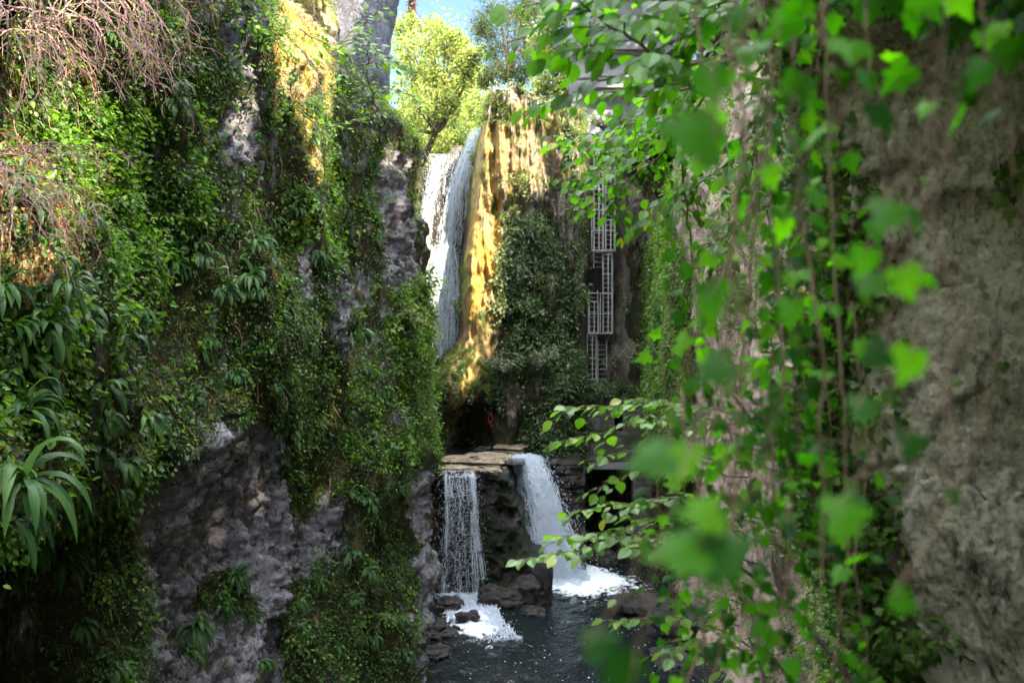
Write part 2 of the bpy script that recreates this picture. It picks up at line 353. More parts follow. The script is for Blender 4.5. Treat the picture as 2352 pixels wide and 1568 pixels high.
# ledges and overhangs
led = vnoise(S*.25, Z*.55, 0, 31); d += .22*sstep(.1, .5, led) 
low = sstep(8.1, 7.5, Z + .5*vnoise(S*.6, 0, 0, 4)) * np.interp(BY, [7, 9, 12.4, 14], [1, 1, 1, 0]); d -= 1.25*low
d += .5*np.exp(-((Z-8.7)/.7)**2) * np.interp(BY, [7, 9, 12, 14], [1, 1, .8, 0])
d *= np.interp(BY, [26, 28, 29.5, 31], [1, .55, .55, 1])
PX0 = 1176 + (BX + NX*(d + offc*wgt)) / np.maximum(BY, .5) * F; PY0 = 784 - (Z - CAMZ) / np.maximum(BY, .5) * F
jx, jy = jit(PX0, PY0, 16, .02, 9)
bare = np.zeros(Z.shape); on = (BY > 4) & (BY < 31)
for p in [ROCKA] + BARE: bare = np.maximum(bare, inpoly(jx, jy, p) & on)
for p in SOFT: bare = np.maximum(bare, .6*(inpoly(jx, jy, p) & on))
rockA = inpoly(jx, jy, ROCKA) & on
d += (.20*fbm(S*1.3, Z*.55, 0, 3, 141) - .16*ridge(S*1.5 + .3*fbm(S, Z, 0, 2, 9), Z*.45, 0, 3, 143) + .05)*rockA
d += np.where(bare > 0, .13*fbm(S*3.5, Z*2.6, 0, 5, 77) - .10*ridge(S*3.2, Z*1.9, 0, 4, 41) - .05*ridge(S*8, Z*6, 0, 3, 43), .07*fbm(S*4, Z*3, 0, 4, 51))
d += .035*fbm(S*9, Z*7, 0, 3, 61)
mossv = .62 + .30*fbm(S*1.3, Z*.55, 0, 4, 71); mossv = np.where(bare > 0, (.22 - .24*bare) + .13*fbm(S*3, Z*2, 0, 3, 81), np.maximum(mossv, .56))
mossv = np.where(BY > 29.5, .5 + .4*fbm(S*.6, Z*.4, 0, 3, 5), mossv)
# golden moss and sunlight painted into the colour of the upper part
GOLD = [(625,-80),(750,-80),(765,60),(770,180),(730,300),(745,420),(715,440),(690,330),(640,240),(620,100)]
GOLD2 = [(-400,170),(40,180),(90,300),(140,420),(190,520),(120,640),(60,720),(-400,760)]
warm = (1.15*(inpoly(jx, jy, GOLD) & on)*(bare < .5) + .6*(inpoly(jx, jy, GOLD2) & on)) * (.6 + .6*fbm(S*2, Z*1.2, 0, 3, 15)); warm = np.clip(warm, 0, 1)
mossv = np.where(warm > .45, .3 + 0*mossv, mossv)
PL = np.stack([BX + NX*d + offc*wgt, BY + NY*d, Z], -1)
cliff_left = grid('cliff', PL, M['rockL'], {'moss': mossv, 'warm': warm})
SL = Surf(PL, flip=False)
if (SL.N[..., 0]).mean() < 0: SL = Surf(PL, flip=True)

# ------------------------------------------------------------- far grey cliff above the shoulder
t_, bx, by, nx_, ny_ = path_pts([(-16,30),(-9,34),(-5.4,36.2),(-4.0,37.6),(-4.3,39.5),(-7,44),(-16,50)], lambda y: .13)
zz = np.linspace(4, 32, 190); S, Z = np.meshgrid(t_, zz, indexing='ij'); c = lambda a: a[:, None] + 0*Z
d = .5*fbm(S*.4, Z*.12, 0, 4, 5) - .25*ridge(S*.5, Z*.12, 0, 3, 9) + .10*fbm(S*1.6, Z*1.1, 0, 4, 3)
lean = np.interp(Z, [12, 17, 19, 22.5, 32], [-.9, -.75, -.35, 0, 0.6])
P = np.stack([c(bx) + c(nx_)*d + lean, c(by) + c(ny_)*d, Z], -1)
grid('rock_face', P, M['rockF'], {'moss': .12 + .25*fbm(S*.5, Z*.3, 0, 3, 3) + .5*sstep(19, 16, Z), 'warm': 0*Z})
SG = Surf(P); 
if SG.N[..., 1].mean() > 0: SG = Surf(P, True)

# ------------------------------------------------------------- back cliff: fall rock, column, ladder recess (relief over x, z)
xs = np.concatenate([np.linspace(-7, -3.2, 60), np.linspace(-3.15, 3.6, 260), np.linspace(3.65, 9, 90)])
vv = np.concatenate([np.linspace(-1, 24, 420), np.linspace(24.1, 34, 40)])
X, V = np.meshgrid(xs, vv, indexing='ij')
top = np.interp(X, [-7, -4.6, -4.2, -3.0, -1.6, -1.1, -.6, .2, 1.5, 3.1, 3.7, 4.4, 5.5, 9], [19.1, 19.1, 19.3, 20.2, 21.2, 22.3, 22.2, 22.3, 21.3, 21.0, 20.7, 20.6, 21, 20.5]) + .22*fbm(X*2, 0*X, 0, 3, 6)
Zb = np.minimum(V, top)
# column left edge moves with height: x of the golden flank
edge = np.interp(Zb, [5, 8, 9.3, 10.5, 12, 14, 17, 20, 22.5], [-3.55, -3.6, -2.85, -2.45, -2.5, -2.35, -2.05, -1.75, -1.3])
fallY = 52.2 + .0*X - 1.9*sstep(19.5, 9.5, Zb) - .9*np.exp(-((X+3.4)/.8)**2 - ((Zb-16.0)/2.2)**2) + 1.4*sstep(19.0, 21.2, Zb)
front = 47.3 + np.interp(X, [-3.5, -1.6, 0, 2, 3.2, 3.6, 4.3, 5.4, 6.0, 7.0, 9], [.4, .1, 0, .25, .7, 3.2, 4.6, 4.5, 2.0, -.5, -2])
front -= .8*sstep(16.2, 13.5, Zb + .8*vnoise(X*1.5, 0*X, 0, 5)) * sstep(3.4, 2.6, X)
front -= .5*sstep(9.6, 7.6, Zb) * sstep(-3.5, -2.5, X) * sstep(3.4, 2.6, X)
kf = sstep(-.42, .55, X - edge)
Yb = fallY*(1-kf) + front*kf
# grass mound at the foot of the golden flank
Yb -= 1.6*np.exp(-((X+3.0)/1.1)**2 - ((Zb-8.2)/1.1)**2)
flute = .55*fbm(X*1.2 + .2*fbm(X, Zb*.5, 0, 2, 3), Zb*.16, 0, 4, 10) - .35*ridge(X*1.0, Zb*.12, 0, 3, 20)
amp = np.where(X < edge, .22, 1.0)*np.interp(Zb, [5, 8], [.5, 1])
Yb -= amp*flute + .09*fbm(X*4, Zb*2.2, 0, 4, 8)*(.5 + .5*kf) + .22*fbm(X*1.6, Zb*1.1, 0, 3, 12)*kf
# dark cavity above the upper pool
cav = np.exp(-(((X+2.1)/1.15)**2)**1.6) * sstep(7.15 + .2*vnoise(X*2, 0, 0, 3), 6.6, Zb) * sstep(4.0, 4.6, Zb); Yb += 2.2*cav
Yb -= .35*np.exp(-((X+2.3)/1.2)**2 - ((Zb-7.5)/.45)**2)
# right of the pool the wall drops to the river; under the column, blocky ledges
Yb = np.where((X > 3.3) & (Zb < 7.7), np.maximum(Yb, 51.5), Yb)
Yb += np.maximum(V - top, 0)*np.interp(X, [-5, -2, -1, 3, 5], [2.2, 2.2, .55, .55, 1.2])
Zt = Zb + np.maximum(V - top, 0)*np.interp(X, [-5, -2, -1, 3, 5], [-.02, -.02, .02, .02, .03])
PB = np.stack([X, Yb, Zt], -1)
pxb, pyb = proj(PB); jx, jy = jit(pxb, pyb, 12, .02, 19)
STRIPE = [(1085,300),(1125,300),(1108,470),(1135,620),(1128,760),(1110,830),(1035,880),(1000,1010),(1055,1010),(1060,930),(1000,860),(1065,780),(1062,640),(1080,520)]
sun_warmb = np.where(inpoly(jx, jy, [(1075,280),(1165,270),(1150,470),(1160,620),(1150,760),(1125,840),(1060,930),(1030,1015),(990,1015),(1000,850),(1050,780),(1040,600)]), .95, 0.0)*(.75+.35*fbm(X*2, Zb*.5, 0, 3, 2))  # sunlit gold put into the colour of the column flank and top
sun_warmb = np.maximum(sun_warmb, .35*inpoly(jx, jy, [(1110,240),(1330,250),(1340,420),(1120,470)])*(.5+.9*fbm(X*1.6, Zb*.5, 0, 3, 4)))
mb = .34 + .35*fbm(X*1.3, Zb*.4, 0, 4, 6) + .35*sstep(16, 13, Zb)*kf + .2*sstep(21, 22, Zb) + .8*(V > top + .1)
mb = np.where(inpoly(jx, jy, [(1330,360),(1440,360),(1450,880),(1330,880),(1320,600)]), .12, mb); mb = np.where(sun_warmb > .4, .15, mb)
mb = np.where(X < edge - .1, .35 + .3*fbm(X*2, Zb*.4, 0, 3, 9), mb)
grid('fall_cliff', PB, M['rockB'], {'moss': mb, 'warm': np.clip(sun_warmb, 0, 1), 'dark': .92*sstep(.12, -.12, X - edge + .12*fbm(X*2, Zb*.8, 0, 2, 61)) + .55*(np.abs(X-4.3) < 1.1)*(Zb < 20.3)})
SB = Surf(PB)
if SB.N[..., 1].mean() > 0: SB = Surf(PB, True)

# ------------------------------------------------------------- right gorge wall
t_, bx, by, nx_, ny_ = path_pts([(9.5,52),(7.2,48.5),(6.3,42),(5.9,36),(5.6,30),(5.3,24),(5.0,18),(4.2,12.5),(3.0,8.6),(2.3,6.6),(1.80,5.5),(1.62,5.0),(1.74,4.66),(2.1,4.3),(2.5,3.9),(2.75,3.3),(2.6,2.5),(2.0,1.6),(1.7,.8),(1.6,0),(2.4,-3),(3,-8),(3.2,-14)],
                                  lambda y: .16 if y > 14 else (.06 if y > 6 else (.013 if y > 2.4 else .08)), 13)
nx_, ny_ = -np.abs(nx_), np.where(nx_ < 0, ny_, -ny_)
zz = np.concatenate([np.linspace(-1.5, 7.4, 120), np.linspace(7.45, 12.0, 240), np.linspace(12.05, 18.6, 90)])
S, Z = np.meshgrid(t_, zz, indexing='ij'); c = lambda a: a[:, None] + 0*Z
BX, BY = c(bx), c(by); near = sstep(9, 5, BY)
d = (1-near)*(.55*fbm(S*.3, Z*.15, 0, 3, 7) + .25*fbm(S*.9, Z*.5, 0, 4, 9) + .06*fbm(S*3, Z*3, 0, 3, 1))
dn = .10*fbm(S*.8, Z*.5, 0, 2, 33) + .035*fbm(S*2.6, Z*1.8, 0, 3, 35) + .022*fbm(S*8, Z*6, 0, 4, 37) + .008*fbm(S*28, Z*22, 0, 3, 39)
wq = .22*fbm(S*4, Z*4, 0, 4, 7); fv = vnoise(S*1.9 + wq, Z*.8 + wq, 0, 44); fw = vnoise(S*2.9 - wq + .5*Z, Z*1.1 + wq, 0, 54); fx = vnoise(S*4.4+.3*Z, Z*1.6+.5*S + wq, 0, 57)
dn += .07*sstep(.10, .13, fv) + .045*sstep(-.02, .0, fw) + .03*sstep(.12, .14, fx)
dn -= .05*np.exp(-((fv-.11)/.02)**2) + .03*np.exp(-((fw+.01)/.015)**2)
dn += (.32*sstep(11.0, 11.7, Z + .3*vnoise(S*1.2, Z, 0, 81)) + .3*sstep(11.2, 12.2, Z)) * sstep(6, 4.8, BY)                     # overhang above
dn -= .35*sstep(9.2, 8.2, Z)
d = d + near*dn
# undercut cave low on the mid wall, boulder foot
und = sstep(6.0 + .5*vnoise(S*.4, 0*Z, 0, 12), 4.8, Z)*sstep(20, 24, BY)*sstep(47, 41, BY); d -= 2.1*und
d += 1.2*sstep(1.4, .2, Z)*sstep(18, 22, BY)
leanr = .9*sstep(14, 18.6, Z)*(1-near)*sstep(14, 22, BY)
PR = np.stack([BX + c(nx_)*d + leanr, BY + c(ny_)*d, Z], -1)
mr = np.where(BY > 14, .16 + .30*fbm(S*.7, Z*.5, 0, 3, 3) + .75*sstep(37, 41, BY) + .35*sstep(.55, .9, vnoise(S*.45, Z*.1, 0, 70)) , .55 + .3*fbm(S*2, Z*2, 0, 3, 4))
mr = np.where(BY < 6.2, .10 + .30*fbm(S*2.2, Z*2.2, 0, 3, 8), mr)
matid = M['rockR']
# the near and the far stretch differ in rock: two meshes that meet end to end
k = int(np.argmax(t_ > t_[np.argmin(np.abs(by - 7.0))]))
grid('right_cliff', PR[:k+1], M['rockR'], {'moss': mr[:k+1], 'warm': 0*Z[:k+1]})
grid('near_cliff', PR[k:], M['rockN'], {'moss': mr[k:], 'warm': 0*Z[k:]})
SR = Surf(PR[:k+1]); SN = Surf(PR[k:])
if SR.N[..., 0].mean() > 0: SR = Surf(PR[:k+1], True); SN = Surf(PR[k:], True)

# ------------------------------------------------------------- plateau, river bed, hillside behind
def sheet(name, x0, x1, y0, y1, nx, ny, f, mat, moss=.7):
    X, Y = np.meshgrid(np.linspace(x0, x1, nx), np.linspace(y0, y1, ny), indexing='ij')
    Zs = f(X, Y); return X, Y, Zs, grid(name, np.stack([X, Y, Zs], -1), mat, {'moss': moss + .3*fbm(X*.3, Y*.3, 0, 3, 2), 'warm': 0*X})
sheet('river_bed', -1500, 1500, -1500, 1500, 60, 60, lambda x, y: -1.2 + 0*x, M['rockW'], .3)
def hill(x, y): return 12 + 24*sstep(66, 112, y) + 2.5*fbm(x*.05, y*.05, 0, 3, 4) - 3*np.exp(-((x+4)/7)**2)
HX, HY, HZ, _ = sheet('hillside', -90, 90, 62, 200, 90, 70, hill, M['rockR'], .9)
sheet('plateau', 5.6, 90, -60, 52, 60, 60, lambda x, y: 18.3 + .08*(x-6) + .5*fbm(x*.2, y*.2, 0, 3, 5), M['rockR'], 1.0)
sheet('left_plateau', -90, -7.5, -60, 60, 60, 60, lambda x, y: 24.2 + .5*fbm(x*.2, y*.2, 0, 3, 5), M['rockL'], 1.0)
# path under the photographer
px_, py_ = np.meshgrid(np.linspace(-1.3, 1.7, 30), np.linspace(-14, 2.6, 80), indexing='ij')
grid('footpath', np.stack([px_, py_, 8.35 + .04*fbm(px_*3, py_*3, 0, 3, 4) - 2.5*sstep(-.9, -1.3, px_) - 1.5*sstep(2.2, 2.6, py_)], -1), M['rockN'], {'moss': .5 + 0*px_, 'warm': 0*px_})
# ------------------------------------------------------------- water
def watermat(name, base, rough, foamscale=1.0, specks=.9):
    m = newmat(name); n = N(m); tc = n('TexCoord'); v = tc.outputs['Object']
    mp = n('Mapping', {'Vector': v, 'Scale': (1, .75, 1)}).outputs[0]
    w1 = n.noise(1.7, mp, 5, .6, .4); w2 = n.noise(9, mp, 3, .6, .3)
    bp = n('Bump', {'Height': n.math('ADD', w1, n.math('MULTIPLY', w2, .35)), 'Strength': .55, 'Distance': .16})
    p = n('BsdfPrincipled', {'Base Color': (*base, 1), 'Roughness': rough, 'IOR': 1.33, 'Normal': bp.outputs[0]})
    fa = n('Attribute', attribute_name='foam').outputs['Fac']
    fn = n.noise(3.2*foamscale, mp, 9, .72, 1.2)
    f = n.ramp(n.math('ADD', fa, n.math('MULTIPLY', n.math('SUBTRACT', fn, .5), 2.0)), [(.42, (0,)*3), (.62, (1,)*3)])
    vo = n('TexVoronoi', {'Vector': n('Mapping', {'Vector': v, 'Scale': (1, .8, 1)}).outputs[0], 'Scale': 6.5, 'Randomness': 1.0})
    sp = n.ramp(vo.outputs['Distance'], [(.10, (1,)*3), (.20, (0,)*3)])
    sel = n.ramp(n.math('MULTIPLY', n('SeparateColor', {0: vo.outputs['Color']}).outputs[0], n.ramp(n.noise(.8, v, 4, .6), [(.40, (0,)*3), (.62, (1,)*3)])), [(.34, (0,)*3), (.5, (specks,)*3)])
    ff = n.math('MAXIMUM', f, n.math('MULTIPLY', sp, sel))
    fo = n('BsdfPrincipled', {'Base Color': (.82, .86, .90, 1), 'Roughness': .55, 'Subsurface Weight': .0, 'Normal': n('Bump', {'Height': fn, 'Strength': .8, 'Distance': .15}).outputs[0]})
    n.out(n('MixShader', {0: ff, 1: p.outputs[0], 2: fo.outputs[0]}).outputs[0]); return m
M['water'] = watermat('river_water', (.006, .010, .011), .06)
M['pool'] = watermat('pool_water', (.010, .010, .008), .05, specks=.9)
def whitewater(name, dens=1.0):
    m = newmat(name); n = N(m)
    p = n('BsdfPrincipled', {'Base Color': (.80, .84, .89, 1), 'Roughness': .35, 'Specular IOR Level': .5})
    t = n('BsdfTranslucent', {'Color': (.85, .90, .96, 1)})
    n.out(n('MixShader', {0: .45, 1: p.outputs[0], 2: t.outputs[0]}).outputs[0]); return m
M['white'] = whitewater('falling_water')
def veilmat(name, lo, hi, sx=26):
    m = newmat(name); n = N(m); uv = n('TexCoord').outputs['UV']
    mp = n('Mapping', {'Vector': uv, 'Scale': (sx, 2.2, 1)}).outputs[0]
    s = n.noise(1.0, mp, 7, .68, .25); g = n.noise(1.0, n('Mapping', {'Vector': uv, 'Scale': (sx*3, 40, 1)}).outputs[0], 5, .8)
    ed = n('SeparateXYZ', {0: uv}).outputs[0]
    e = n.ramp(ed, [(0, (0,)*3), (.16, (1,)*3), (.84, (1,)*3), (1, (0,)*3)])
    a = n.math('MULTIPLY', n.ramp(n.math('ADD', n.math('MULTIPLY', s, .72), n.math('MULTIPLY', g, .28)), [(lo, (0,)*3), (hi, (1,)*3)]), e)
    p = n('BsdfDiffuse', {'Color': (.84, .88, .93, 1)}); t = n('BsdfTranslucent', {'Color': (.84, .88, .93, 1)})
    w_ = n('MixShader', {0: .4, 1: p.outputs[0], 2: t.outputs[0]})
    n.out(n('MixShader', {0: a, 1: n('BsdfTransparent').outputs[0], 2: w_.outputs[0]}).outputs[0]); return m
M['veil'] = veilmat('thin_water_veil', .52, .88); M['veil_dense'] = veilmat('dense_water_veil', .30, .50, 18)

X, Y = np.meshgrid(np.linspace(-6, 9.5, 250), np.linspace(24, 54, 430), indexing='ij')
def blob(cx, cy, rx, ry, p=1.0): return np.exp(-(((X-cx)/rx)**2 + ((Y-cy)/ry)**2)**p)
foam = .95*blob(2.75, 42.0, 1.45, 2.1, 1.6) + .42*blob(3.3, 41.6, 2.3, 3.2) + .62*blob(-1.75, 36.6, .8, 1.7, 1.5) + .60*blob(-1.1, 35.0, .7, 1.6, 1.5) + .25*blob(-1.0, 34.6, 1.4, 2.6)
foam += .22*blob(4.6, 40.5, 2.2, 1.8) + .14*blob(1, 38, 4, 5) - .02
Zw = .035*fbm(X*1.1, Y*.8, 0, 4, 3) + .16*np.clip(foam, 0, 1)*(1 + fbm(X*3, Y*3, 0, 3, 5))*.6
grid('water', np.stack([X, Y, Zw], -1), M['water'], {'foam': foam})
big = grid('river', np.stack(list(np.meshgrid(np.linspace(-9, 9, 3), np.linspace(-20, 24.1, 3), indexing='ij')) + [np.full((3, 3), -.02)], -1), M['water'], {'foam': np.zeros((3, 3)) - .3})
X, Y = np.meshgrid(np.linspace(-6, .55, 110), np.linspace(40.6, 54, 160), indexing='ij')
grid('upper_pool', np.stack([X, Y, 5.0 + .012*fbm(X*2, Y*2, 0, 3, 4)], -1), M['pool'], {'foam': .10 + .35*blob(-4, 51, 1.2, 2)})

# ------------------------------------------------------------- rock step that carries the two lower falls
xs = np.linspace(-5.2, 3.2, 240); vv = np.concatenate([np.linspace(-1, 5, 190), np.linspace(5.03, 9, 40)])
X, V = np.meshgrid(xs, vv, indexing='ij')
top = 4.86 + .05*fbm(X*2, 0*X, 0, 3, 3) - .25*sstep(-.3, .1, X); Zb = np.minimum(V, top)
edge = np.interp(Zb, [-1, .2, 1.5, 1.62, 1.9, 2.7, 3.9, 5], [1.6, 1.45, 1.15, .55, .45, .3, -.05, -.2]) + .20*fbm(Zb*1.9, X*.5, 0, 4, 31)*sstep(5, 4.4, Zb)
y0 = 39.6 - np.interp(Zb, [0, 1.5, 4, 5], [1.3, .7, .2, .1]) + .3*fbm(X*.9, Zb*.9, 0, 3, 9)
recess = sstep(-1.25, -1.65, X)*sstep(4.72, 4.3, Zb); y0 += 1.8*recess
lipn = sstep(-1.3, -1.7, X)*sstep(4.3, 4.7, Zb); y0 -= .15*lipn
k2 = sstep(0, .35, X - edge)
Yb = y0*(1-k2) + (43.7 - .6*sstep(2.5, 1.0, Zb) + .25*fbm(X, Zb, 0, 3, 3))*k2
q = np.floor(Zb*2.2 + .5*vnoise(X*.8, Zb*.3, 0, 4)); Yb += .22*vnoise(q*7.3, X*1.3, 0, 6) + .13*fbm(X*3.0, Zb*2.6, 0, 5, 2) - .10*ridge(X*2.2, Zb*2.2, 0, 4, 6)
Yb += np.maximum(V - top, 0)*2.6
Zt = Zb + 0.02*fbm(X*3, V*4, 0, 3, 4)
P = np.stack([X, Yb, Zt], -1)
pw = .25 + .35*fbm(X*1.2, Zb*1.0, 0, 3, 6) + .35*sstep(-1.5, -1.0, X)*sstep(5, 4, Zb)*(1-k2)
grid('rock_step', P, M['rockW'], {'moss': pw, 'warm': 0*X})
SW = Surf(P)
if SW.N[..., 1].mean() > 0: SW = Surf(P, True)

def slab(poly, z0, z1, label, mat='slab', seed=1, name='rock_slab'):
    """layered flat rock: jagged outline, stepped strata"""
    c = np.array(poly, float); n = 70; cc = np.vstack([c, c[:1]])
    t = np.concatenate([[0], np.cumsum(np.linalg.norm(np.diff(cc, axis=0), axis=1))]); tt = np.linspace(0, t[-1], n, endpoint=False)
    ring = np.stack([np.interp(tt, t, cc[:, 0]), np.interp(tt, t, cc[:, 1])], -1); ctr = ring.mean(0)
    levels = []; m = 7
    for a in range(m):
        z = z0 + (z1 - z0)*a/(m-1)
        s = 1 - .06*((a*7+seed) % 3) - (.03 if a == m-1 else 0)
        r = ctr + (ring-ctr)*s + .13*np.stack([fbm(ring[:, 0]*2, ring[:, 1]*2, a*.9, 4, seed), fbm(ring[:, 0]*2, ring[:, 1]*2, a*.9, 4, seed+9)], -1)
        levels.append(np.c_[r, np.full(n, z) + .02*fbm(ring[:, 0]*3, ring[:, 1]*3, 0, 2, seed)])
    for s in (.75, .45, .15): levels.append(np.c_[ctr + (ring-ctr)*s, np.full(n, z1) + .05*fbm((ring[:, 0])*3*s, ring[:, 1]*3*s, 0, 3, seed+3)])
    V = np.concatenate(levels); L = len(levels); i = np.arange(L-1)[:, None]*n; j = np.arange(n)[None]; j2 = (j+1) % n
    g = Geo(); g.add(V, [np.stack([i+j, i+j2, i+n+j2, i+n+j], -1).reshape(-1, 4)])
    o = g.build(name, M[mat], loc=(*ctr, z0)); at = o.data.attributes.new('moss', 'FLOAT', 'POINT'); at.data.foreach_set('value', np.full(len(V), .22, np.float32))
    tag(o, label, 'rock'); return o
slab([(-3.0,40.9),(-.35,40.2),(-.15,41.6),(-1.6,42.4),(-2.9,42.2)], 4.84, 5.2, 'broad pale layered slab on top of the rock step between the falls', seed=2)
slab([(-3.7,39.75),(-2.2,39.5),(-1.6,40.3),(-2.4,41.2),(-3.7,41.2)], 4.80, 4.98, 'ochre wet slab at the lip of the narrow left lower fall', seed=5)
slab([(-2.0,42.4),(-.2,41.8),(.1,43.4),(-.9,44.6),(-2.1,44.0)], 4.86, 5.10, 'thin brown slab reaching into the dark upper pool', seed=8)
slab([(-2.2,39.6),(-1.0,39.2),(-.35,39.5),(-.5,40.6),(-2.0,40.5)], 4.66, 4.92, 'mossy edged slab just right of the narrow lower fall lip', seed=11)
slab([(-.9,45.2),(.3,44.4),(.9,46.4),(-.7,46.9)], 4.9, 5.22, 'grey wet ledge at the foot of the column by the wide fall lip', seed=13)
def boulder(x, y, z, rx, ry, rz, label, seed, mat='rockW', moss=.2):
    import bmesh
    bm = bmesh.new(); bmesh.ops.create_icosphere(bm, subdivisions=5, radius=1)
    V = np.array([v.co[:] for v in bm.verts]); Fc = np.array([[v.index for v in f.verts] for f in bm.faces]); bm.free()
    r = 1 + .34*fbm(V[:, 0]*1.1+seed, V[:, 1]*1.1, V[:, 2]*1.1+.3, 3, seed) + .14*ridge(V[:, 0]*2.2, V[:, 1]*2.2, V[:, 2]*2.8+.1, 4, seed+5) - .12
    V = V*r[:, None]; V = np.sign(V)*np.abs(V)**.85
    V = V*np.array([rx, ry, rz]) + np.array([x, y, z])
    g = Geo(); g.add(V, [Fc]); o = g.build('boulder', M[mat], smooth=True, loc=(x, y, z - rz*.6))
    at = o.data.attributes.new('moss', 'FLOAT', 'POINT'); at.data.foreach_set('value', np.full(len(V), moss, np.float32))
    return tag(o, label, 'boulder')
for a in [(-1.62,35.4,.10,.40,.42,.38,'round black wet boulder in the splash of the narrow lower fall',3),
          (-2.35,37.3,.10,.55,.6,.40,'dark wet boulder by the cliff edge left of the splash',4),
          (-2.65,34.2,.0,.65,.8,.34,'low flat brown boulder at the left cliff foot below the splash',6),
          (-2.5,31.9,-.05,.5,.8,.22,'flat shoreline boulder nearest the bottom of the left cliff',7),
          (.55,38.1,.30,.62,.7,.62,'shiny wet boulder at the right foot of the rock step',8),
          (-.25,37.6,.15,.8,.55,.42,'broad glistening boulder under the mossy face of the rock step',9),
          (1.15,38.4,.55,.38,.5,.95,'upright dark rock pillar beside the wide white fall',10),
          (-.75,38.0,.30,.5,.5,.4,'dark boulder between the two lower falls, nearest the narrow one',11),
          (.75,36.7,-.08,.55,.5,.25,'low brown rock just breaking the water below the rock step',12),
          (4.9,36.9,.05,1.0,1.3,.55,'reddish wet boulder at the right bank below the cave',14),
          (5.7,34.6,.1,1.0,1.2,.55,'large dark boulder on the right bank behind the hazel leaves',15),
          (4.1,44.8,.2,.55,.5,.35,'pale rock behind the foam at the tunnel mouth',16),
          (5.0,31.5,-.1,.7,1.0,.3,'low flat rock half sunk near the right bank',18),
          (-1.3,45.8,5.0,.35,.4,.22,'small reddish stone at the edge of the upper pool',19)]:
    boulder(*a[:6], a[6], a[7])

# ------------------------------------------------------------- falling water
def tubes(P, R, geo, k=3):
    """P (n,m,3) polylines, R (n,m)"""
    n, m = P.shape[:2]; t = nz(np.gradient(P, axis=1)); a = nz(np.cross(t, np.array([.11, .97, .2]))); b = np.cross(t, a)
    th = np.arange(k)*2*math.pi/k
    V = P[:, :, None] + R[:, :, None, None]*(np.cos(th)[None, None, :, None]*a[:, :, None] + np.sin(th)[None, None, :, None]*b[:, :, None])
    i = np.arange(m-1)[:, None]*k; j = np.arange(k)[None]
    q = np.stack([i+j, i+(j+1) % k, i+k+(j+1) % k, i+k+j], -1).reshape(-1, 4)
    geo.add(V, [(q[None] + (np.arange(n)*m*k)[:, None, None]).reshape(-1, 4)])
def stream(ctrl, n, L, wd, geo, spread='flat', jitter=.02, seg=4, vp=1.0, bias=None):
    """ctrl rows: px, py, depth, half width px. strands run along the stream"""
    c = np.array(ctrl, float); s = np.linspace(0, 1, len(c))
    u = rng.uniform(-1, 1, n) if spread == 'flat' else np.clip(rng.normal(0, .45, n), -1.6, 1.6)
    if bias is not None: u = np.sign(u)*np.abs(u)**bias
    v0 = rng.random(n)**vp; ln = rng.uniform(.4, 1, n)*L
    v = v0[:, None] + np.linspace(0, 1, seg+1)[None]*ln[:, None]; v = np.minimum(v, 1.0)
    cx, cy, cd, hw = [np.interp(v, s, c[:, a]) for a in range(4)]
    u2 = u[:, None] + .06*vnoise(v*9, u[:, None]*5, 0, 3)
    px = cx + u2*hw; D = cd + rng.normal(0, .07, (n, 1)) - .15
    P = np.stack([(px-1176)/F*D, D, CAMZ + (784-cy)/F*D], -1) + rng.normal(0, jitter, (n, seg+1, 3))
    R = rng.uniform(.4, 1.2, (n, 1))*wd*np.sin(np.linspace(.12, math.pi-.12, seg+1))[None]
    tubes(P, np.maximum(R, .0015), geo)
def veil(name, ctrl, mat, parent, push=0.0, ns=40):
    c = np.array(ctrl, float); s = np.linspace(0, 1, len(c)); v = np.linspace(0, 1, 90); u = np.linspace(-1, 1, ns)
    U, Vv = np.meshgrid(u, v, indexing='ij'); cx, cy, cd, hw = [np.interp(Vv, s, c[:, a]) for a in range(4)]
    D = cd - push - .22*(1-U**2) + .05*fbm(U*6, Vv*1.5, 0, 3, 5); px = cx + U*hw
    P = np.stack([(px-1176)/F*D, D, CAMZ + (784-cy)/F*D], -1).reshape(-1, 3)
    i = np.arange(ns-1)[:, None]*90; j = np.arange(89)[None]
    q = np.stack([i+j, i+90+j, i+91+j, i+j+1], -1).reshape(-1, 4)
    return mesh_from(name, P, [q], mat, parent, True, uv=np.stack([(U+1)/2, Vv], -1).reshape(-1, 2))
def drops(ctrl, n, size, geo, out=1.3):
    c = np.array(ctrl, float); s = np.linspace(0, 1, len(c)); v = rng.random(n); u = rng.normal(0, .75, n)*out
    cx, cy, cd, hw = [np.interp(v, s, c[:, a]) for a in range(4)]; D = cd + rng.normal(0, .25, n)
    p = np.stack([(cx + u*hw - 1176)/F*D, D, CAMZ + (784-cy)/F*D], -1)
    ax = np.array([0, 0, -1.]) + rnd(n, .25); leaves((np.array([[0,0,0],[.3,.5,.1],[0,1,0],[-.3,.5,.1],[0,.5,-.3]]), [np.array([[0,1,3],[1,2,3],[0,4,1],[3,4,0],[1,4,2],[2,4,3]])]), p, ax, rnd(n), rng.uniform(.5, 1.5, n)*size, geo)
t = empty('waterfall', (-2.6, 51, 8), 'tall white upper waterfall sliding down the dark rock left of the golden column', 'waterfall')
U2 = [(1100,292,52.2,12),(1082,335,51.6,15),(1062,395,51.2,19),(1046,450,51.0,22),(1034,520,50.8,26),(1024,600,50.5,30),(1018,700,50.1,34),(1016,800,49.9,28),(1018,850,49.8,20)]
U1 = [(1014,352,52.2,26),(1002,400,51.6,19),(988,450,51.2,18),(976,520,50.9,18),(966,580,50.8,18),(958,650,50.6,18)]
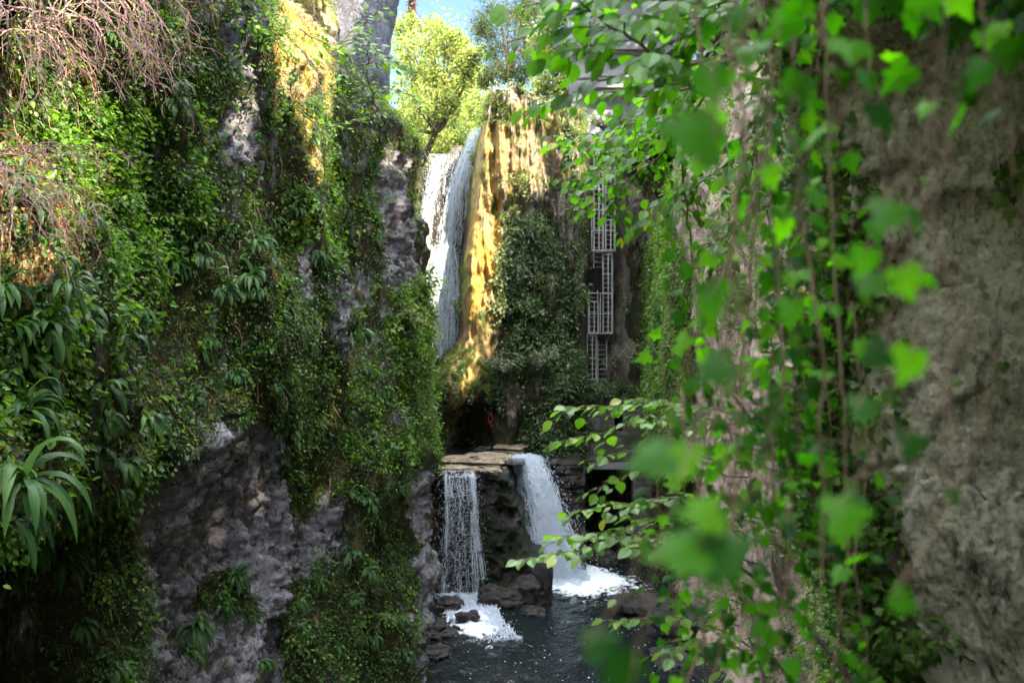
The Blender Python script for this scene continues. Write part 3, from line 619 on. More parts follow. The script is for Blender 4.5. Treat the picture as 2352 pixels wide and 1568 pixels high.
U3 = [(1012,560,50.6,34),(1010,640,50.4,44),(1012,720,50.2,48),(1016,790,50.0,42),(1020,850,49.9,24)]
for c_, nn, nm in ((U2, 900, 'stream'), (U1, 480, 'stream'), (U3, 1300, 'stream')):
    g = Geo(); stream(c_, nn, .11, .011, g, 'gauss' if c_ is not U3 else 'flat'); stream(c_, nn, .02, .009, g); drops(c_, 1500, .05, g)
    g.build(nm, M['white'], t)
veil('veil', U2, M['veil'], t); veil('veil', U3, M['veil'], t, .05)
g = Geo()
for q in range(14):
    x0 = rng.uniform(1030, 1082); y0_ = rng.uniform(330, 520)
    stream([(x0, y0_, 51.3, 1.5), (x0-rng.uniform(0, 14), y0_+rng.uniform(60, 160), 50.9, 1.5)], 30, .3, .006, g)
g.build('trickle', M['white'], t)
t = empty('waterfall', (-2.3, 39.5, 0), 'narrow lower waterfall of broken droplet strings left of the mossy rock face', 'waterfall')
Lf = [(1054,1079,39.6,37),(1056,1095,39.35,38),(1058,1140,39.15,38),(1060,1200,39.0,40),(1062,1270,38.9,43),(1064,1368,38.8,46)]
g = Geo(); 
for u0, wdt, nn in ((-.9,.08,330),(-.72,.12,200),(-.4,.10,60),(-.12,.14,110),(.2,.14,50),(.45,.10,70),(.70,.13,480),(.9,.10,330)):
    c2 = [(a+u0*h*(.86+.05*q) + (3*math.sin(u0*9+q) if q else 0), b + (abs(u0*7) % 3)*4*(q == 0), d_, h*wdt*(1+1.6*q/5)) for q, (a, b, d_, h) in enumerate(Lf)]
    stream(c2, int(nn*.32), .16, .0075, g, 'gauss', .006, 6); stream(c2, nn//2, .012, .012, g, 'gauss', .02, 2)
    stream([r for r in c2[:3]], nn//14, .5, .010, g, 'gauss', .01, 4)
drops(Lf, 3200, .040, g, .9); g.build('droplet_strings', M['white'], t)
g = Geo(); C1 = [(1064,1360,38.9,44),(1080,1378,38.2,52),(1105,1400,36.8,38),(1120,1425,35.6,34),(1140,1450,34.4,40),(1155,1472,33.6,44)]
stream(C1, 1500, .12, .018, g, 'flat', .05); C2 = [(1040,1375,38.4,18),(1030,1395,37.2,12),(1045,1425,35.8,8),(1062,1448,34.6,9)]; stream(C2, 320, .15, .015, g, 'gauss', .03)
drops([(1030,1360,38.7,30),(1070,1372,38.5,60),(1110,1378,38.4,40)], 1800, .05, g, .9); drops(C1, 1100, .04, g, 1.0)
g.build('splash', M['white'], t)
t = empty('waterfall', (1.6, 42.3, 0), 'wide dense white lower waterfall arching right into the foam', 'waterfall')
Rf = [(1196,1043,43.2,25),(1206,1058,42.8,27),(1224,1100,42.4,31),(1243,1160,42.1,35),(1258,1220,41.9,40),(1270,1270,41.7,46),(1278,1325,41.6,54)]
g = Geo(); R2 = [(a+8, b, d_, h*.95) for a, b, d_, h in Rf]
stream(R2, 5200, .20, .016, g, 'gauss', .02, 6); stream(R2, 3000, .03, .02, g, 'gauss', .05, 2); g.build('stream', M['white'], t)
g = Geo(); drops(R2, 3800, .055, g, 1.15); drops([(a+24, b, d_, h*.9) for a, b, d_, h in Rf], 1400, .05, g, .9); g.build('spray', M['white'], t)
veil('veil', [(a+7, b, d_, h*.92) for a, b, d_, h in Rf], M['veil_dense'], t, -.1)
g = Geo()
for c_ in ([(1180,1050,43,12),(1186,1100,42.8,11),(1190,1150,42.7,12),(1194,1200,42.6,12)], [(1200,1204,42.5,8),(1216,1214,42.4,6),(1222,1250,42.3,6),(1226,1285,42.2,8)], [(1228,1290,42.1,8),(1238,1300,41.9,8),(1240,1345,41.6,7)]):
    stream(c_, 420, .16, .014, g, 'gauss', .02); drops(c_, 260, .04, g, 1.2)
g.build('side_trickle', M['white'], t)
# foam heaps where the falls land
def foamheap(cx, cy, rx, ry, h, n, label):
    a = rng.random(n)*2*math.pi; r = np.sqrt(rng.random(n))**1.1
    p = np.stack([cx + rx*r*np.cos(a), cy + ry*r*np.sin(a), h*np.exp(-(r*1.5)**2)*rng.random(n)**.7 + .02], -1)
    g = leaves((np.array([[0,0,0],[.4,.5,.15],[0,1,0],[-.4,.5,.15],[0,.5,-.3],[0,.5,.45]]), [np.array([[0,1,5],[1,2,5],[2,3,5],[3,0,5],[0,4,1],[1,4,2],[2,4,3],[3,4,0]])]), p, rnd(n), rnd(n), rng.uniform(.03, .10, n))
    o = g.build('foam', M['white'], loc=(cx, cy, 0)); tag(o, label, 'foam', kind='stuff')
foamheap(2.35, 42.0, 1.25, 1.5, .45, 4500, 'white churning foam at the foot of the wide lower fall')
foamheap(-1.95, 38.3, .8, .6, .30, 900, 'thin foam where the droplet strings strike the rocks')

# ------------------------------------------------------------- ladders in the recess
def LX(X): return (1380 + X/2.904)*.949
def LY(Y): return (380 + Y/2.904)*.949
DL = 51.3
def lw(X, Y): p = PT(LX(X), LY(Y), DL); return p[0], p[2]
HW = .27; CD = .55
def hoop_geo(w2, z, y, x, r=.026):
    th = np.linspace(0, math.pi, 11); g = Geo()
    g.tube(np.stack([x - w2*np.cos(th), y - CD*np.sin(th)**.7, np.full(11, z)], -1), r, 4); return g
def ladder(Xc, Y0, Y1, cage, hoops, label, nbar=3):
    x, z1 = lw(Xc, Y0); _, z0 = lw(Xc, Y1); r = empty('caged_ladder', (x, DL, z0), label, 'ladder', 'ladders climbing the rock recess')
    for s in (-1, 1):
        g = Geo(); g.box((x + s*HW*.82, DL, (z0+z1)/2), (.045, .05, z1-z0)); g.build('rail', M['steel'], r)
    z = z0 + .09
    while z < z1:
        g = Geo(); g.tube([(x-HW*.8, DL, z), (x+HW*.8, DL, z)], .016, 4); g.build('rung', M['steel'], r); z += .25
    for ca, cb in cage:
        _, za = lw(0, ca); _, zb = lw(0, cb)
        for b in range(nbar):
            th = math.pi*(b+.5)/nbar if nbar > 3 else [.16, .5, .84][b]*math.pi
            g = Geo(); g.box((x - HW*math.cos(th), DL - CD*math.sin(th)**.7, (za+zb)/2), (.062, .016, abs(za-zb))); g.build('cage_bar', M['steel'], r)
        k = max(1, int(round(abs(za-zb)/1.1)))
        for q in range(k+1):
            hoop_geo(HW, zb + (za-zb)*q/k, DL, x).build('cage_hoop', M['steel'], r)
    return r
ladder(196, -40, 785, [(-40, 662)], [], 'tall upper left caged ladder ending above the gap in the rock recess')
ladder(278, -60, 662, [(20, 262), (450, 662)], [], 'upper right ladder, caged only at its lower end beside the tall one')
ladder(260, 664, 1238, [(692, 1238)], [], 'middle caged ladder hanging right of the gap in the recess')
ladder(163, 936, 1238, [(1018, 1238)], [], 'short lower left ladder with bare rungs above its cage')
ladder(150, 1244, 1570, [(1260, 1560)], [], 'lowest caged ladder reaching down to the mossy shelf')
ladder(226, 1290, 1570, [], [], 'dim bare ladder behind the pale shrub at the shelf')
def platform(Xa, Xb, Y, label):
    xa, z = lw(Xa, Y); xb, _ = lw(Xb, Y); r = empty('steel_platform', ((xa+xb)/2, DL, z), label, 'platform', 'landings between the ladders')
    g = Geo()
    for q in range(12): g.box(((xa+xb)/2, DL - CD + .03 + q*(CD+.3)/12, z-.01), (xb-xa-.02, .03, .02))
    g.build('grating', M['steel'], r)
    g = Geo(); g.tube([(xa, DL+.3, z), (xa, DL-CD, z), (xb, DL-CD, z), (xb, DL+.3, z)], .026, 4); g.build('edge_frame', M['steel'], r)
    g = Geo(); zt = z + 1.0; g.tube([(xa, DL, zt), (xa, DL-CD, zt), (xb, DL-CD, zt), (xb, DL, zt)], .022, 4); g.build('guard_rail', M['steel'], r); g = Geo(); g.tube([(xa, DL, z+2.05), (xa, DL-CD, z+2.05), (xb, DL-CD, z+2.05), (xb, DL, z+2.05)], .022, 4); g.build('guard_rail', M['steel'], r)
    for xx in (xa, (xa+xb)/2, xb):
        g = Geo(); g.box((xx, DL-CD-.03, z+1.02), (.045, .03, 2.05)); g.build('post', M['steel'], r)
    for xx in (xa+.1, xb-.1):
        g = Geo(); g.tube([(xx, DL-.4, z-.03), (xx, DL+1.2, z-.5)], .03, 4); g.build('bracket', M['steel'], r)
platform(146, 308, 664, 'upper steel landing joining two caged ladders'); platform(122, 288, 1240, 'lower steel landing above the lowest caged ladder')

# ------------------------------------------------------------- retaining wall with tunnel, shelf, concrete block
def masonry():
    m = newmat('dark_masonry'); n = N(m); tc = n('TexCoord'); v = n('Mapping', {'Vector': tc.outputs['Object'], 'Rotation': (math.pi/2, 0, 0)}).outputs[0]
    b = n('TexBrick', {'Vector': v, 'Color1': (.10,.085,.07,1), 'Color2': (.16,.14,.115,1), 'Mortar': (.05,.045,.04,1), 'Scale': 1.0, 'Mortar Size': .02, 'Brick Width': .7, 'Row Height': .3})
    f = n.noise(1.1, tc.outputs['Object'], 6, .65)
    col = n.mix(n.ramp(f, [(.45, (0,)*3), (.6, (1,)*3)]), b.outputs['Color'], (.035, .045, .015))
    p = n('BsdfPrincipled', {'Base Color': col, 'Roughness': .85, 'Normal': n('Bump', {'Height': n.math('ADD', b.outputs['Fac'], f), 'Strength': .6, 'Distance': .04}).outputs[0]})
    n.out(p.outputs[0]); return m
M['masonry'] = masonry()
r = empty('retaining_wall', (5.0, 48.8, 0), 'dark mossy masonry wall with a square tunnel mouth beneath the ladders', 'wall')
g = Geo(); g.box((5.05, 48.9, 5.1), (3.5, .8, 1.0)); g.box((4.15, 48.9, 6.0), (1.7, .8, .8)); g.box((6.1, 48.9, 6.0), (1.4, .8, .8)); g.box((5.05, 48.9, 6.99), (3.5, .8, 1.18)); g.box((5.05, 48.9, 4.35), (3.5, .8, .5)); g.box((6.35, 48.9, 1.8), (.9, .8, 4.6)); g.box((3.1, 49.1, 1.8), (.4, .8, 4.6))
g.build('masonry_face', M['masonry'], r)
g = Geo(); g.box((4.9, 48.45, 3.95), (3.1, .25, .3)); g.build('lintel', M['concrete'], r)
g = Geo(); g.box((5.05, 50.3, 7.66), (3.9, 3.2, .16)); g.build('shelf_slab', M['masonry'], r)
g = Geo(); g.box((3.05, 52.5, 1.8), (.3, 6, 4.6)); g.box((6.75, 52.5, 1.8), (.3, 6, 4.6)); g.box((4.9, 52.5, 4.35), (4.0, 6, .3)); g.build('tunnel_lining', M['masonry'], r)
r = empty('concrete_building', (6.6, 58, 20), 'weathered grey concrete block half hidden by leaves above the ladders', 'building')
g = Geo(); g.box((6.6, 60, 25), (6.6, 5, 14)); g.box((6.4, 57.3, 19.5), (5.0, .5, 5)); g.build('wall', M['concrete'], r)
g = Geo(); g.box((6.6, 57.3, 27.0), (6.9, .5, .5)); g.build('cornice', M['concrete'], r)
g = Geo(); g.box((5.7, 57.0, 24.6), (3.6, .9, .35)); g.build('cornice', M['concrete'], r)
g = Geo(); g.box((7.3, 57.4, 25.9), (.9, .14, 1.2)); g.build('window_recess', M['masonry'], r)

# pink cord on the rock
p = PT(1127, 960, 46.3); g = Geo(); th = np.linspace(0, 2*math.pi, 15)
g.tube(np.stack([p[0] + .10*np.cos(th), p[1] + .03*np.sin(2*th), p[2] + .17*np.sin(th)], -1), .014, 4)
g.tube([p + np.array([0, 0, -.17]), p + np.array([-.12, -.02, -.24])], .013, 4); g.tube([p + np.array([0, 0, -.17]), p + np.array([.03, -.02, -.42])], .013, 4); g.tube([p + np.array([.02, .0, .17]), p + np.array([.02, .1, .32])], .012, 4)
tag(g.build('cord_loop', M['pink'], loc=p), 'bright pink cord loop hanging on the dark rock above the upper pool', 'cord')
# ------------------------------------------------------------- plants on the left cliff
def wreg(px, py, regs, base=1.0):
    w = np.full(px.shape, float(base)); jx, jy = jit(px, py, 20, .015, 33)
    for poly, v in regs: w = np.where(inpoly(jx, jy, poly), v, w)
    return w
Lb = (bare > .3); yL = SL.P[..., 1]; farfade = (yL < 31)
ivw = (.35 + .9*sstep(-.3, .5, fbm(S*0 + SL.P[..., 1]*.6 if False else SL.P[..., 1]*.7, SL.P[..., 2]*.9, 0, 3, 90)))
ivw = ivw*wreg(SL.px, SL.py, [([(640,640),(1010,640),(1010,1060),(640,1060)], 1.8), ([(700,1290),(960,1290),(960,1700),(640,1700)], 1.9), ([(180,1150),(330,1100),(330,1500),(180,1500)], 1.6),
      ([(200,340),(-300,300),(-300,650),(200,650)], .4), ([(420,380),(200,360),(200,650),(420,650)], 1.0), ([(-300,1260),(190,1260),(200,1700),(-300,1700)], .10), ([(625,-80),(750,-80),(765,60),(770,180),(730,300),(745,420),(715,440),(690,330),(640,240),(620,100)], .15), ([(280,560),(560,600),(520,740),(300,720)], .55)])
dens = 1.0/np.maximum(yL, 6)**1.1
ivw = ivw*np.where(Lb, .035, 1)*farfade*dens
p, n_, a, b = SL.pick(4300, ivw); g = Geo()
clumps(p, n_, rng.uniform(.10, .34, len(p)), rng.integers(14, 46, len(p)), rng.uniform(.030, .080, len(p)), T_6, g)
p, n_, a, b = SL.pick(21000, ivw + .25*dens*farfade*~Lb); leaves(T_Q, p + n_*rng.uniform(.01, .06, (len(p), 1)), n_*.4 + np.array([0, 0, -.6]) + rnd(len(p), .5), n_ + np.array([0, 0, .5]) + rnd(len(p), .3), rng.uniform(.03, .065, len(p)), g)
tag(g.build('creeper', M['ivy']), 'small leaved green creeper spread over the left cliff', 'creeper', kind='stuff')
herbw = wreg(SL.px, SL.py, [([(400,240),(110,200),(100,420),(260,440)], 3.0), ([(230,380),(480,380),(480,640),(230,640)], 2.2), ([(640,430),(860,300),(930,500),(700,640)], 1.6), ([(880,640),(1000,660),(1000,900),(880,860)], 2.4), ([(800,860),(1010,860),(1010,1060),(800,1060)], 1.4), ([(-100,640),(180,640),(180,980),(-100,980)], 1.6)], .25)*np.where(Lb, .03, 1)*farfade*dens
p, n_, a, b = SL.pick(1900, herbw); g = Geo()
clumps(p, n_, rng.uniform(.14, .34, len(p)), rng.integers(14, 34, len(p)), rng.uniform(.05, .115, len(p)), T_6, g, .35, .9)
tag(g.build('herbs', M['herb']), 'bright green leafy herbs growing from ledges of the left cliff', 'herbs', kind='stuff')
dryw = wreg(SL.px, SL.py, [([(300,700),(640,700),(640,950),(300,950)], 1.6), ([(-300,300),(240,320),(240,640),(-300,700)], 7.0), ([(-300,-300),(460,-300),(440,160),(-300,260)], 4.0), ([(60,980),(240,1000),(330,1230),(120,1280)], 3.0), ([(0,980),(180,1010),(330,1200),(140,1260)], 1.6), ([(500,400),(760,420),(700,640),(500,640)], 2.2), ([(820,200),(960,300),(940,460),(850,420)], 1.2)], .45)*np.where(Lb, .05, 1)*farfade*dens
p, n_, a, b = SL.pick(24000, dryw); g = leaves(T_Q, p + n_*rng.uniform(.01, .13, (len(p), 1)), rnd(len(p)) + np.array([0, 0, -.4]), n_ + rnd(len(p), .6), rng.uniform(.02, .055, len(p)))
tag(g.build('dead_leaves', M['dry']), 'reddish dead leaves caught on the left cliff', 'dead leaves', kind='stuff')
def blades(pos, nrm, per, ln, wd, geo, droop=1.0, seg=4, out=.7, upf=.5):
    k = np.repeat(np.arange(len(pos)), per); m = len(k); nr = nrm[k]
    d0 = nz(nr*out + np.array([0, 0, upf]) + rnd(m, .38)); L = ln*rng.uniform(.5, 1.2, m) if np.isscalar(ln) else ln[k]*rng.uniform(.5, 1.2, m)
    P = [pos[k] + rnd(m, .02)]; d = d0
    for q in range(seg):
        d = nz(d + np.array([0, 0, -droop*(.35 + .25*q)])); P.append(P[-1] + d*(L/seg)[:, None])
    P = np.stack(P, 1); side = nz(np.cross(d0, rnd(m) + np.array([0, 0, 1.]))); wv = wd*np.array([.7, 1, .9, .6, .06][:seg+1])
    A = P - side[:, None]*wv[None, :, None]; B = P + side[:, None]*wv[None, :, None]
    V = np.stack([A, B], 2).reshape(m, -1, 3); q = np.arange(seg)[:, None]*2; f = np.concatenate([q, q+1, q+3, q+2], 1)
    geo.add(V, [(f[None] + (np.arange(m)*(seg+1)*2)[:, None, None]).reshape(-1, 4)])
gw = wreg(SL.px, SL.py, [([(820,220),(960,300),(985,350),(960,470),(880,440)], 4.0), ([(880,620),(1000,650),(1000,820),(880,760)], 3.0), ([(700,200),(860,230),(860,420),(740,420)], 1.6), ([(450,-50),(620,-50),(600,300),(450,400)], 1.0)], .35)*np.where(Lb, .12, 1)*farfade*dens
p, n_, a, b = SL.pick(2600, gw); g = Geo(); blades(p, n_, 13, rng.uniform(.10, .34, len(p)), .0045, g, 1.1)
tag(g.build('hanging_grass', M['grass']), 'thin grass hanging from the left cliff', 'grass', kind='stuff')
mw = np.where(Lb, .15, 1)*farfade*dens*wreg(SL.px, SL.py, [([(620,-60),(760,-60),(760,420),(680,420)], 3.0), ([(-300,180),(180,180),(200,640),(-300,700)], 2.0)], .7)
p, n_, a, b = SL.pick(13000, mw); g = Geo(); blades(p, n_, 7, rng.uniform(.03, .09, len(p)), .005, g, .8, 3, .9, .1)
tag(g.build('moss', M['moss']), 'olive and golden moss cushions on the left cliff', 'moss', kind='stuff')
# thin dangling roots and stalks
p, n_, a, b = SL.pick(420, farfade*dens*np.where(Lb, .1, 1)*np.where(SL.py < 900, 1, .3)); m = len(p); Pp = [p + n_*.05]; dd = n_*.5 + rnd(m, .4)
for q in range(9): dd = nz(dd + np.array([0, 0, -.45]) + rnd(m, .25)); Pp.append(Pp[-1] + dd*rng.uniform(.03, .10, (m, 1)))
g = Geo(); tubes(np.stack(Pp, 1), np.linspace(.005, .0018, 10)[None]*np.ones((m, 1)), g); tag(g.build('dangling_stalks', M['twig']), 'thin dry stalks and roots dangling on the left cliff', 'stalks', kind='stuff')

FERNS = []
def fern(px, py, L, label=None, nf=17, surf=None):
    pos, nr = (surf or SL).at(px, py, 6.2); pos = pos + nr*.14; L = L*rng.uniform(1.1, 1.35)
    m = nf; seg = 8; out = nz(nr*.8 + np.array([0, 0, .45])); th = rng.uniform(0, 2*math.pi, m)
    t1 = nz(np.cross(out, [0, 0, 1.])); t2 = np.cross(out, t1); tn = np.cos(th)[:, None]*t1 + np.sin(th)[:, None]*t2
    d = nz(out*rng.uniform(.5, 1.1, (m, 1)) + tn*rng.uniform(.4, 1.1, (m, 1))); ln = L*rng.uniform(.6, 1.15, m)
    P = [pos + rnd(m, .01)]; D0 = d
    for q in range(seg): d = nz(d + np.array([0, 0, -.10 - .07*q])); P.append(P[-1] + d*(ln/seg)[:, None])
    P = np.stack(P, 1); tg = nz(np.gradient(P, axis=1)); up = nz(out + np.array([0, 0, .8])); side = nz(np.cross(tg, up)); nn = np.cross(side, tg)
    wp = np.array([.25, .8, 1, 1.02, 1, .95, .8, .5, .05])*.068*math.sqrt(L/.35)*.45; wob = 1 + .14*np.sin(np.arange(9)*2.6)
    A = P - side*(wp*wob)[None, :, None] + nn*(wp*.35)[None, :, None]; B = P + side*(wp*wob)[None, :, None] + nn*(wp*.35)[None, :, None]
    V = np.stack([A, P, B], 2).reshape(m, -1, 3); q = np.arange(seg)[:, None]*3; f = np.concatenate([np.concatenate([q, q+1, q+4, q+3], 1), np.concatenate([q+1, q+2, q+5, q+4], 1)])
    g = Geo(); g.add(V, [(f[None] + (np.arange(m)*(seg+1)*3)[:, None, None]).reshape(-1, 4)])
    o = g.build('fern', M['fern'], smooth=True, loc=pos)
    if not label: FERNS.append((o, px, py))
    return tag(o, label or 'small dark strap-leaved fern tuft rooted in the mossy left cliff', 'fern', 'strap-leaved ferns on the left cliff')
for a in [(60,960,.46,'big bright strap fern arching from the left picture edge above the reddish leaf litter'),(55,1095,.56,'largest strap fern spreading at the left edge over the dark hollow'),
          (90,1240,.46,'wide strap fern hanging low over the black recess at left'),(215,745,.42,'dark glossy strap fern with long drooping fronds under the dry pink twigs'),
          (120,735,.36,'strap fern left of the dark glossy drooping one'),(345,965,.30,'strap fern tuft above the upper left corner of the bare rock patch'),
          (590,545,.32,'dark drooping strap fern in the middle of the cliff, upper one of a pair'),(585,615,.32,'dark drooping strap fern in the middle of the cliff, lower one of a pair'),
          (460,790,.30,'strap fern on the mossy middle of the cliff left of the small rock face'),(480,1440,.44,'large bluish strap fern at the lower edge of the bare rock'),
          (560,1320,.30,'strap fern growing out of the bare rock patch itself'),(690,1010,.34,'strap fern hanging beside the right edge of the bare rock, upper one'),
          (685,1090,.34,'strap fern hanging beside the right edge of the bare rock, lower one'),(830,780,.30,'strap fern beside the narrow vertical strip of pale rock'),
          (430,1510,.40,'strap fern in the shade at the bottom of the cliff under the bluish one'),(930,1400,.32,'strap fern by the brown rock edge near the river')]:
    fern(*a)
for a in [(130,1030,.36),(180,1120,.34),(20,1190,.42),(150,1290,.38),(230,1040,.28),(110,880,.34),(250,960,.28),(30,740,.38),(60,835,.32),(330,705,.26),(490,605,.28),(535,655,.28),(600,650,.24),(705,470,.26),(645,505,.25),(740,990,.28),(850,825,.25),(870,1140,.26),(725,800,.22),(800,660,.22),(900,870,.25),(880,1460,.3),(745,1340,.3),(690,1365,.25),
          (300,1560,.3),(850,1330,.3),(200,1430,.28),(560,175,.22),(585,305,.2),(760,870,.25),(405,620,.28),(270,1500,.25),(650,730,.22),(560,850,.25),(240,900,.3),(700,1440,.3),(790,1480,.3),(610,1500,.3),(520,1380,.3),(920,1230,.22),(960,760,.25),(880,560,.2),(420,250,.3),(30,1330,.35),(790,350,.24),(740,310,.22),
          (160,660,.3),(300,780,.28),(10,660,.36),(470,480,.24),(820,960,.22),(950,960,.22),(640,890,.24),(460,900,.24),(560,1560,.3)]:
    fern(*a, nf=13)

fw_ = np.where(Lb, .02, 1)*farfade*dens*(SL.py < 1540)*(SL.px > 20)*(SL.px < 960)*(SL.P[..., 1] > 7)*wreg(SL.px, SL.py, [([(0,1250),(300,1250),(300,1568),(0,1568)], .2), ([(450,-50),(800,-50),(960,400),(450,400)], .4)], 1)
pp_, _n, ax_, ay_ = SL.pick(46, fw_)
for x, y in zip(ax_, ay_): fern(float(x), float(y), float(rng.uniform(.18, .30)), nf=12)
ORD = ['uppermost', 'second highest', 'third highest', 'fourth highest', 'fifth highest', 'sixth highest', 'seventh highest', 'eighth highest', 'ninth highest', 'tenth highest', 'eleventh highest', 'twelfth highest', 'thirteenth highest', 'fourteenth highest', 'fifteenth highest', 'sixteenth highest', 'seventeenth highest', 'eighteenth highest', 'nineteenth highest', 'twentieth highest', 'lowest']
MARKS = [(700,150,'the golden rock streak'),(540,330,'the small pale rock scars'),(705,620,'the grey rock slot in mid cliff'),(800,720,'the thin vertical rock strips'),(480,1200,'the big bare rock patch'),(60,800,'the left picture edge'),(300,650,'the foot of the nettle slope'),(480,800,'the mossy bulge above the bare rock'),(920,650,'the pale far end of the left cliff'),(800,1400,'the ivy slope above the river'),(480,1520,'the shaded rock at the cliff bottom'),(230,1450,'the black hollow at lower left'),(930,950,'the cliff edge beside the upper pool')]
near_ = {}
for o, x, y in FERNS: near_.setdefault(min(MARKS, key=lambda m_: (m_[0]-x)**2 + (m_[1]-y)**2)[2], []).append((y, o))
for mk, L_ in near_.items():
    L_.sort(key=lambda v: v[0])
    for q, (y, o) in enumerate(L_): o['label'] = ('lone small fern tuft by ' if len(L_) == 1 else ORD[q] + ' of the small fern tufts by ') + mk

# ------------------------------------------------------------- generic leafy branch
def curve(ctrl, n=24):
    c = np.array([PT(*q) if isinstance(q, tuple) else q for q in ctrl], float); t = np.concatenate([[0], np.cumsum(np.linalg.norm(np.diff(c, axis=0), axis=1))])
    m = len(c); s = np.linspace(0, t[-1], n); out = np.stack([np.interp(s, t, c[:, a]) for a in range(3)], -1)
    if n > 6:
        for _ in range(3): out[1:-1] = (out[:-2] + 2*out[1:-1] + out[2:])/4
    return out, t[-1]
def leafbranch(ctrl, r, leafsize, T, gs, gl, twigs=8, tl=.35, lstep=.05, start=.1, flat=1.0, droop=.25, fold=.3, bend=.2, lw=1.0, tipleaf=True, dens=1.0):
    P, L = curve(ctrl, 26); P = P + .012*L*np.stack([fbm(np.arange(26)*.4, k*3.0, 0, 2, k+5) for k in range(3)], -1)
    gs.tube(P, np.linspace(r, r*.3, 26), 5)
    tg = nz(np.gradient(P, axis=0)); lines = [(P, L)]
    for q in range(twigs):
        f = start + (1-start)*(q+.5)/twigs; i = int(f*24); side = nz(np.cross(tg[i], [0, 0, 1.]))*(1 if q % 2 else -1)
        d = nz(tg[i]*.8 + side*flat*.9 + rng.normal(0, .15, 3)); l = tl*rng.uniform(.5, 1.2)*(1.15 - .7*f); n = 9; Q = [P[i]]
        for s in range(n-1): d = nz(d + np.array([0, 0, -droop*.12]) + rng.normal(0, .06, 3)); Q.append(Q[-1] + d*l/(n-1))
        Q = np.array(Q); gs.tube(Q, np.linspace(r*.35 + .001, .0012, n), 4); lines.append((Q, l))
    for li, (Q, l) in enumerate(lines):
        s0 = .25*l if li == 0 else .12*l
        cnt = max(2, int((l - s0)/lstep*dens)); ss = np.linspace(s0, l, cnt); t = np.linspace(0, l, len(Q)); pos = np.stack([np.interp(ss, t, Q[:, a]) for a in range(3)], -1)
        tt = nz(np.stack([np.interp(ss, t, np.gradient(Q[:, a])) for a in range(3)], -1)); sd = nz(np.cross(tt, [0, 0, 1.])); alt = np.where(np.arange(cnt) % 2, 1, -1)[:, None]
        ax = tt*.75 + sd*alt*.9 + np.array([0, 0, -droop]) + rnd(cnt, .22); 
        if tipleaf: ax[-1] = tt[-1] + np.array([0, 0, -droop])
        nn = np.array([0, 0, 1.]) + np.array([0, -fold, 0]) + rnd(cnt, .28)
        leaves(T, pos, ax, nn, leafsize*rng.uniform(.6, 1.15, cnt), gl, lw)
def plantthing(name, label, cat, loc, branches, smat, lmat, group=None, lname='foliage', sname='branch', **kw):
    r = empty(name, loc, label, cat, group); gs, gl = Geo(), Geo()
    for b in branches:
        k = dict(kw); k.update(b[1] if isinstance(b[1], dict) else {}); leafbranch(b[0], gs=gs, gl=gl, **k)
    gs.build(sname, smat, r); gl.build(lname, lmat, r); return r
# herbs and small shrubs with stems on the left cliff
def stemmy(px, py, label, n=9, h=.5, size=.09, mat='herb', T=T_6, lean=(.35, -.35, .8), spread=.5, name='shrub', cat='shrub', step=.06, surf=None, up=0):
    pos, nr = (surf or SL).at(px, py, 6.2); br = []
    for q in range(n):
        p0 = pos + rng.normal(0, .05*h/.5, 3); d = nz(np.array(lean) + rng.normal(0, spread, 3)); l = h*rng.uniform(.6, 1.2)
        br.append(([p0 - nr*.05, p0 + d*l*.5 + [0, 0, .04], p0 + d*l + [0, 0, -.10*l]], {}))
    return plantthing(name, label, cat, pos, br, M['stem'], M[mat], r=.006, leafsize=size, T=T, twigs=4, tl=h*.5, lstep=step, droop=.45)
stemmy(190, 330, 'bright sunlit nettle clump with pointed leaves below the bare pink twigs', 16, .62, .085, lean=(.2,-.3,1.0), T=T_L if False else T_6)
stemmy(355, 320, 'small bright green plant on the dark ledge right of the nettle clump', 5, .38, .10, lean=(.4,-.3,.7))
stemmy(300, 470, 'green leafy shrub spreading down the cliff under the nettle clump', 14, .6, .085, lean=(.5,-.35,.1))
stemmy(400, 520, 'dark leafy shrub to the right of the spreading one', 10, .5, .085, lean=(.5,-.35,-.1))
stemmy(690, 235, 'light green young ash sprig in front of the golden rock streak', 8, .75, .11, lean=(.7,-.3,.0), spread=.35)
stemmy(655, 90, 'small dark shrub in the shadow left of the golden rock streak', 5, .4, .09)
stemmy(985, 640, 'bright sapling at the end of the left cliff in front of the upper fall', 5, 1.0, .17, lean=(.5,-.2,.7), spread=.2)
stemmy(960, 720, 'pale green bush on the far end of the left cliff', 14, .8, .12, mat='grass', lean=(.4,-.4,.5), T=T_6)
stemmy(275, 1170, 'pinnate fern-like plant with pale green leaflets left of the bare rock', 12, .5, .085, lean=(.5,-.4,-.1))
stemmy(250, 1290, 'leafy plant hanging below the pinnate one', 12, .5, .07, lean=(.4,-.4,-.4))
stemmy(560, 1340, 'glossy leaved plant rooted in the lower bare rock', 9, .35, .08)
stemmy(430, 820, 'low plant with small leaves in the middle of the cliff', 7, .35, .07)
stemmy(700, 1450, 'leafy bush near the bottom of the cliff right of the shaded rock', 12, .5, .08, lean=(.4,-.4,.2))
stemmy(900, 1420, 'leafy bush at the bottom right of the cliff by the river', 12, .55, .09, lean=(.4,-.4,.2))
